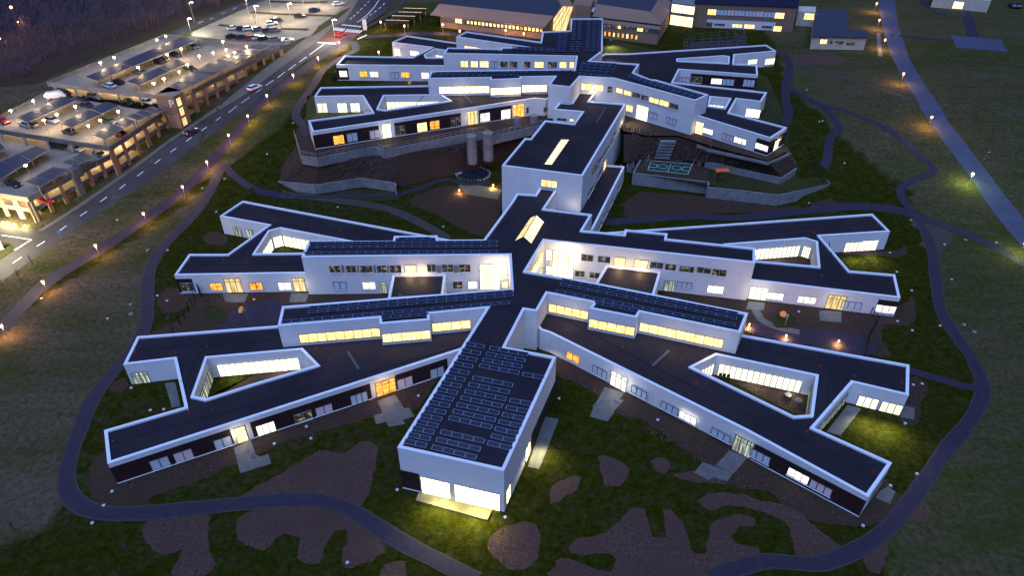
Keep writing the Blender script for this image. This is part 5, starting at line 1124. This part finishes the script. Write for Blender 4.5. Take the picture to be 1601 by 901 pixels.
for u, s in ((-.02, 'left'), (1.02, 'right')):
    c = cq(u, .5); c2 = cq(u, .25); c3 = cq(u, .8); q = empty('goal', (c.x, c.y, 3.2), 'steel goal frame at the %s end of the green court' % s, 'goal', 'goals of the green court')
    M = MB(); M.tube((c2.x, c2.y, 3.2), (c2.x, c2.y, 5.4), .07, n=5); M.tube((c3.x, c3.y, 3.2), (c3.x, c3.y, 5.4), .07, n=5); M.tube((c2.x, c2.y, 5.4), (c3.x, c3.y, 5.4), .07, n=5); k = -1 if u < 0 else 1
    M.tube((c2.x, c2.y, 5.4), (c2.x+k*1.2, c2.y, 3.2), .05, n=5); M.tube((c3.x, c3.y, 5.4), (c3.x+k*1.2, c3.y, 3.2), .05, n=5); M.build('frame', 'steel', q)
def sail(px, py, bx, by, z, label, col, sc=1.0):
    """basket post with a tilted sheet at its arm's end"""
    b = U(bx, by, z); t = None
    for hh in [k*.1 for k in range(5, 60)]:
        q = U(px, py, z+hh)
        if abs(q.y-b.y) < .35: t = q; break
    t = t or b+Vector((-.8, 0, 3))
    o = empty('basket_post', b, label, 'basket post', 'coloured basket posts')
    M = MB(); M.tube(b, (b.x, b.y, t.z), .09, .07, 6); M.tube((b.x, b.y, t.z), t, .07, .05, 6); M.build('post', 'steel', o)
    M = MB(); M.tube(t+Vector((0, 0, -.05)), t+Vector((-.15, -.12, .10)), .85*sc, n=14); M.build('board', col, o)
    M = MB(); M.tube(t+Vector((.2, -.7, -.1)), t+Vector((.2, -.7, -.14)), .25, n=10); M.build('hoop', 'steel', o)
sail(377.5, 484.5, 390, 507.5, 0, 'orange round board on an angled post in the left garden', 'orange', .8)
sail(1225, 491, 1227.5, 508.5, 0, 'orange board on a slanted post in the right garden', 'orange', .7)
sail(641, 128.5, 640, 135, 9, 'orange board in the gap between the rear left wings', 'orange', .8)
b = U(1121.5,284,3.2); o = empty('shade_sail', b, 'red double sail on a dark post above the terrace lawn', 'shade sail'); M = MB(); M.tube(b, b+Vector((0, 0, 2.9)), .14, n=6); M.build('post', 'black_metal', o)
for k, (sx, sw) in enumerate(((-.3, 1.1), (1.3, 2.0))): M = MB(); M.box(b+Vector((sx, .1, 3.0+.1*k)), (sw, 1.2, .22), R(-4), 0, R(12)); M.build('sail', 'orange_red', o)
# ================================================================ concrete cylinders in the garden, pond
for x, y, bx, by, r_, z1, s in ((737,213,737,243,1.25,10.5,'left tall'),(762.5,208,762,239,1.35,10.5,'right tall'),(808.5,184,809,196,1.0,11.3,'upper one beside the orange door'),(835,181,835,190,1.0,11.0,'upper one under the blank wall')):
    t = U(x, y, z1); zb = 3 if z1 == 10.5 else 8.5
    o = empty('concrete_cylinder', (t.x, t.y, zb), 'round concrete shaft in the garden, '+s, 'concrete shaft', 'round concrete shafts'); M = MB(); M.tube((t.x, t.y, zb), (t.x, t.y, z1), r_, n=20); M.build('shaft', 'concrete', o, True and False)
    M = MB(); M.tube((t.x, t.y, z1), (t.x, t.y, z1+.12), r_*1.04, n=20); M.build('lid', 'concrete_lt', o)
pc = U(740,272,0)
V = [(pc.x+3.9*math.cos(a)*(1+.08*math.sin(3*a)), pc.y+3.1*math.sin(a)*(1+.1*math.cos(2*a)), .06) for a in [i*math.tau/40 for i in range(40)]]
tag(mobj('pond_water', V, [tuple(range(40))], 'water'), kind='structure')
for i in range(34):
    a = i*math.tau/34+random.uniform(-.05, .05); rr = random.uniform(.16, .42)
    p = Vector((pc.x+(4.3+random.uniform(0, .5))*math.cos(a), pc.y+(3.5+random.uniform(0, .4))*math.sin(a), .08)); M = MB(); M.ball(p, rr, n=6, k=4, sz=.6)
    tag(M.build('pond_stone', 'stone'), 'pale stone laid on the rim of the small garden pond', 'stone', 'stones round the pond')
for k in range(14):
    p = U(714+random.uniform(-5, 7), 269+random.uniform(-3, 3), .1); M = MB(); M.ball(p, random.uniform(.2, .38), n=6, k=4, sz=.7); tag(M.build('pond_stone', 'stone'), 'pale stone in the heap at the left end of the garden pond', 'stone', 'stones heaped beside the pond')
# ================================================================ stairs and seating steps on the bank
def stair(a, b, za, zb, wd, label, n=14):
    A, B = U(*a, za), U(*b, zb); o = empty('garden_stair', B, label, 'outdoor stair', 'stairs down the banks'); d = (A-B).xy; u = d.normalized(); s = Vector((-u.y, u.x)); rz = math.atan2(u.y, u.x)
    M = MB()
    for i in range(n):
        t = (i+.5)/n; p = B.lerp(A, t); M.box((p.x, p.y, p.z-.25), (d.length/n, wd, .6), rz)
    M.build('steps', 'concrete', o)
    for k in (-1, 1):
        G_ = MB(); q = s*(wd/2)*k; G_.tube(A+Vector((q.x, q.y, 1)), B+Vector((q.x, q.y, 1)), .05, n=4); G_.tube(A+Vector((q.x, q.y, .5)), B+Vector((q.x, q.y, .5)), .03, n=4)
        for t in (0, .33, .66, 1): p = A.lerp(B, t)+Vector((q.x, q.y, 0)); G_.tube(p, p+Vector((0, 0, 1)), .04, n=4)
        G_.build('handrail', 'steel', o)
stair((1112,226), (1091,257), 8.9, 3.4, 1.7, 'stair with handrails from the rear wing down to the green court')
stair((1230,237), (1247,268), 8.9, 3.4, 1.5, 'stair with handrails at the right end of the terraces')
stair((995,206), (984,268), 8.9, .3, 1.6, 'long straight stair beside the link building', 22)
for i in range(6):
    p = U(1044-i*1.7, 221.5+i*4.9, 8.3-i*.88); M = MB(); M.box(p, (3.9, .9, .5), R(-3)); tag(M.build('seating_step', 'concrete'), 'broad concrete seating step on the bank above the court, number %s from the top' % ['one', 'two', 'three', 'four', 'five', 'six'][i], 'seating step', 'seating steps above the court')
# ================================================================ black picket fences and railings
def fence(px, z, label, h=2.0, gap=.9, mat='black_metal', bars=True):
    P = [(U(*p, z) if z is not None else hit(*p)) for p in px]; o = empty('fence', P[0], label, 'fence', 'dark garden fences'); M = MB(); Rr = MB()
    for a, b in zip(P, P[1:]):
        L = (b-a).length; n = max(1, round(L/gap))
        for i in range(n+1):
            p = a.lerp(b, i/n); p.z = (g(p.x, p.y) if z is None else z); M.box((p.x, p.y, p.z+h/2), (.12, .12, h))
        if bars:
            for hh in (.15, h-.1): Rr.tube(a+Vector((0, 0, hh)), b+Vector((0, 0, hh)), .035, n=4)
    M.build('posts', mat, o)
    if bars: Rr.build('rails', mat, o)
fence([(1240,222),(1262,245),(1287,285)], 5.0, 'dark picket fence down the right end of the terraces', gap=1.3, h=2.6)
fence([(305,470),(296,488),(282,508),(272,523)], 0, 'dark picket fence crossing the left garden to the lower wing', gap=2.0, h=2.2, bars=False)
fence([(312,459),(316,466)], 0, 'short dark screen against the middle left wing', h=2.6, gap=.3)
fence([(1361,492),(1371,505),(1357,530),(1352,556)], 0, 'dark slatted fence across the right garden', h=1.8, gap=.9)
fence([(976,200),(984,205),(1020,215)], 9, 'railing on the upper ground right of the link building', h=1.2, gap=1.4)
fence([(527,122),(520,128)], 9, 'short dark screen against the upper left wing', h=2.4, gap=.3)
# ================================================================ covers, boulders on the grass
CAPS = [((162,790.5),'on the soil left of the footpath bend'),((144,818),'outside the footpath at lower left'),((175,768.5),'on soil near the wing corner at lower left'),((486,685.5),'on the grass before the lower left wing'),((429,694),'by the gravel bed at the lower left wing'),((621,766),'left of the gym deck'),((543,880),'on a soil bed at the bottom'),((790,809),'at the front right gym corner'),((654,619),'by the orange door beside the gym'),((479,667),'at the foot of the dark cladding'),((1028.5,656.5),'in the bed under the lower right wing'),((874,623),'right of the gym wall'),((235,641.5),'in the inner lawn at left, left one'),((256,640),'in the inner lawn at left, right one'),((205,606.5),'under the small glazed wall at left'),((168,498),'alone in the left meadow'),((1434,741),'on the lawn at lower right'),((1392.5,759.5),'beside the square paving at lower right'),((1349.5,822),'below the lower right corner'),((1415.5,662),'at the lawn end of the lower right wing'),((1428,601.5),'left one right of the lower right wing'),((1442,600),'right one right of the lower right wing'),((1426.5,516.5),'on the lawn right of the middle right wing'),((1403.5,502),'in the soil right of the middle right wing'),((1425.5,454),'by the tip of the middle right wing'),((1402.5,425),'beside the upper tip of the middle right wing'),((1391.5,395),'near the path left of the tip bed'),((1477,382),'just above the path triangle'),((1488,436.5),'right of the ring path'),((1470,509),'on the ring path edge at right'),((1265,317),'beyond the long retaining wall'),((1320.5,254.5),'on the upper slope at right'),((1261.5,140),'on the slope near the upper right path'),((1281,189.5),'left of a pair on the upper right slope'),((1286,188.5),'right of a pair on the upper right slope'),((458.5,192),'by the rear left wing path'),((417.5,240.5),'on the slope left of the retaining walls'),((183,343.5),'on the verge between road and path'),((338,331),'above the middle left wing tip'),((262,391),'beside the footpath at left'),((693,354),'on the lawn behind the solar roof'),((528,323.5),'in the grass beside the gravel path'),((64.5,466.5),'beside the path at lower left'),((246,462),'right of the path at the middle left wing'),((261,470),'below the wing tip at left'),((397,468),'under the middle left wing'),((1249,487),'under the middle right wing'),((955,62),'on the grass behind the rear tower')]
for (x, y), s in CAPS:
    p = hit(x, y, .12) if not (430 < x < 480 and 180 < y < 200) else U(x, y, 9.2)
    M = MB(); M.tube(p+Vector((0, 0, -.1)), p+Vector((0, 0, .14)), .26, .25, 12); M.tube(p+Vector((0, 0, .14)), p+Vector((0, 0, .18)), .25, .12, 12)
    tag(M.build('drain_cover', 'cap_white'), 'round white drain cover '+s, 'drain cover', 'white drain covers in the grass')
for (x, y), s in (((205,477),'in the left meadow beside the path'),((205,492),'below the other one left of the path'),((232,392),'beside the path above the left wing'),((317,295),'right of the path fork'),((352,280),'just below the path fork'),((1424,345),'where the ring path meets the upper path'),((1509,376),'on the path edge at right'),((1507,509),'right of the ring path, larger one'),((1523,520),'right of the ring path, smaller one'),((1557,380),'beside the path near the right hand road')):
    p = hit(x, y); M = MB(); M.ball(p+Vector((0, 0, .12)), .42, n=9, k=6, sz=.6)
    for v in M.v: v += Vector((random.uniform(-.07, .07), random.uniform(-.07, .07), random.uniform(-.05, .05)))
    tag(M.build('boulder', 'stone'), 'rough grey boulder '+s, 'boulder', 'boulders on the grass')
# furniture in the courtyards
def chair_set(x, y, label, n=3, z=0):
    for i in range(n):
        p = U(x+i*6.2, y+i*.9, z); o = empty('garden_chair', p, label % ['left', 'middle', 'right'][i], 'chair', 'dark chairs in the courtyards')
        M = MB(); M.box(p+Vector((0, 0, .45)), (.55, .55, .08)); M.build('seat', 'black_metal', o); M = MB(); M.box(p+Vector((0, .26, .75)), (.55, .07, .6)); M.build('backrest', 'black_metal', o)
        for a in (-.23, .23):
            for b in (-.23, .23): M = MB(); M.tube(p+Vector((a, b, 0)), p+Vector((a, b, .43)), .03, n=4); M.build('leg', 'black_metal', o)
chair_set(1126, 592, 'dark chair at the courtyard glazing of the lower right wing, %s one')
for x, y, s in ((1231,622,'farther'),(1247,631,'nearer')):
    p = U(x, y, 0); o = empty('garden_table', p, 'round dark table in the lower right courtyard, %s one' % s, 'table', 'courtyard tables'); M = MB(); M.tube(p+Vector((0, 0, .72)), p+Vector((0, 0, .77)), .6, n=14); M.build('table_top', 'frame_dark', o); M = MB(); M.tube(p, p+Vector((0, 0, .72)), .06, n=6); M.build('leg', 'black_metal', o)
# ================================================================ vegetation
def bare_tree(p, h, label, twigs=90, grp='bare young trees', mat='bark', spread=.32):
    o = empty('bare_tree', p, label, 'tree', grp); T_ = MB(); C_ = MB(); top = p+Vector((random.uniform(-.2, .2), random.uniform(-.2, .2), h*.8)); T_.tube(p, top, .05*h/3+.03, .02, 6)
    for i in range(int(6+h)):
        t = random.uniform(.3, 1); a = random.uniform(0, math.tau); b = p.lerp(top, t); e = b+Vector((math.cos(a)*h*spread*(1.15-t), math.sin(a)*h*spread*(1.15-t), h*.28)); T_.tube(b, e, .03, .012, 4, cap=False)
        for k in range(twigs//10):
            s = b.lerp(e, random.uniform(.3, 1)); C_.tube(s, s+Vector((random.uniform(-1, 1), random.uniform(-1, 1), random.uniform(.2, 1.2)))*h*.12, .014, .005, 3, cap=False)
    T_.build('trunk', mat, o); C_.build('crown', 'twig', o)
for x, y, h_, s in ((51,413,2.6,'by the road below the blue sign'),(29,433,2.6,'at the road edge near the left corner'),(3,446,2.6,'at the left picture edge by the road'),(113,405,2.4,'on the verge above the path'),(22,830,2.2,'at the lower left, upper one'),(18,872,2.2,'at the lower left, lower one'),(205,865,2.0,'under the left soil bed'),(278,288,3,'between the road and the path'),(400,38,4,'in the planted strip of the car park'),(440,44,4,'at the row of parked cars'),(1067,42,8,'bare and tall before the glowing glass link'),(1393,60,2.5,'at the right hand road')):
    bare_tree(hit(x, y), h_, 'thin leafless tree '+s, 160 if h_ > 6 else 60)
# leafless woodland behind the garage
def wood():
    M = MB(); rnd = random.Random(3)
    for i in range(2300):
        px = rnd.uniform(-60, 470); lim = 118-px*.30
        if px < 60: lim = 122
        py = rnd.uniform(-95, max(6, lim))
        if px > 250 and py > 38-(px-250)*.30: continue
        p = hit(px, py)
        if p.y > 700: continue
        h_ = rnd.uniform(3.5, 9)*(1 if py < 60 else .6)
        if rnd.random() < .30:
            M.tube(p, p+Vector((rnd.uniform(-.5, .5), 0, h_)), .10, .03, 3, cap=False)
        for k in range(26):
            a = rnd.uniform(0, math.tau); r_ = rnd.uniform(0, 2.6); z0 = h_*rnd.uniform(.1, .75)
            s = p+Vector((math.cos(a)*r_, math.sin(a)*r_, z0)); e = s+Vector((rnd.uniform(-1, 1), rnd.uniform(-1, 1), rnd.uniform(.3, 1.6)))*1.3
            w_ = .05; q = Vector((w_, 0, 0)); M.add([s-q, s+q, e], [(0, 1, 2)])
    o = M.build('woodland', 'twig'); tag(o, 'dense leafless purple brown woodland behind the parking garage', 'woodland', kind='stuff')
wood()
sheet('woodland_floor', [(-120,150),(60,130),(250,50),(330,22),(420,-15),(420,-60),(-120,-60)], 'soil_dark', .03, maxlen=8)
sheet('pond_water', [(-60,60),(30,45),(110,30),(150,8),(140,-40),(-60,-40)], 'water', .10, maxlen=8)
for x, y, s, c in ((17,11,'near the top left corner','bulb_orange'),(0,60,'at the left edge above the garage','bulb_orange'),(28,34,'in the dark woodland at left','bulb_orange')):
    p = hit(x, y, 5); o = empty('street_lamp', p, 'distant orange street lamp '+s, 'street lamp', 'distant lamps behind the wood'); M = MB(); M.tube(p, p+Vector((0, 0, 5)), .08, n=5); M.build('pole', 'steel', o)
    M = MB(); M.ball(p+Vector((0, 0, 5)), .5 if x == 17 else .22); M.build('lamp_head', c, o); lamp_light('lamp_light', o, (0, 0, 5.2), 500, (1, .55, .2), .4)
# low planting on the banks: small shrubs, too many to count
def plants():
    M = MB(); rnd = random.Random(5)
    def tuft(p, s):
        for k in range(7):
            a = rnd.uniform(0, math.tau); e = p+Vector((math.cos(a)*s, math.sin(a)*s, rnd.uniform(.4, 1.2)*s*1.5)); q = Vector((-math.sin(a), math.cos(a), 0))*s*.35
            M.add([p-q*.4, p+q*.4, e+q*.5, e-q*.5], [(0, 1, 2, 3)])
    for _ in range(420):
        u, v = rnd.random(), rnd.random(); lo = U(436+u*180, 287-rnd.random()*3, 2.4); hi = U(475+u*150, 254-u*8, 6.9); p = lo.lerp(hi, v); tuft(p, rnd.uniform(.12, .28))
    for _ in range(500):
        u = rnd.random(); p = U(640+rnd.random()*130, 225+rnd.random()*42, 0); 
        lo = U(620+u*150, 283-u*22, .2); hi = U(610+u*150, 243-u*22, 6.9); p = lo.lerp(hi, rnd.random()); tuft(p, rnd.uniform(.12, .26))
    for _ in range(420):
        u = rnd.random(); lo = U(985+u*240, 252+u*22, 3.5+u*1.4); hi = U(985+u*220, 212+u*38, 8.9); p = lo.lerp(hi, rnd.random()); tuft(p, rnd.uniform(.12, .26))
    for poly, n in ((BED[0], 60), (BED[1], 110), (BED[2], 110), (BED[4], 40), (BED[6], 20), (BED[10], 170), (BED[9], 80)):
        q = [U(x, y, 0).xy for x, y in poly]; x0, x1 = min(p.x for p in q), max(p.x for p in q); y0, y1 = min(p.y for p in q), max(p.y for p in q)
        for _ in range(n*9):
            p = Vector((rnd.uniform(x0, x1), rnd.uniform(y0, y1)))
            if inside(p, q): tuft(Vector((p.x, p.y, .02)), rnd.uniform(.05, .13))
    for a, b, n in (((200,765),(420,705),70),((440,690),(680,610),60),((890,590),(1120,735),90),((1140,745),(1340,815),60),((250,500),(440,475),60),((1180,495),(1400,500),90),((1000,325),(1290,320),80)):
        for _ in range(n): t = rnd.random(); p = hit(a[0]+(b[0]-a[0])*t+rnd.uniform(-8, 8), a[1]+(b[1]-a[1])*t+rnd.uniform(-9, 9)); tuft(p, rnd.uniform(.1, .22))
    tag(M.build('low_planting', 'twig'), 'small bare shrubs planted over the soil banks and beds', 'planting', kind='stuff')
plants()
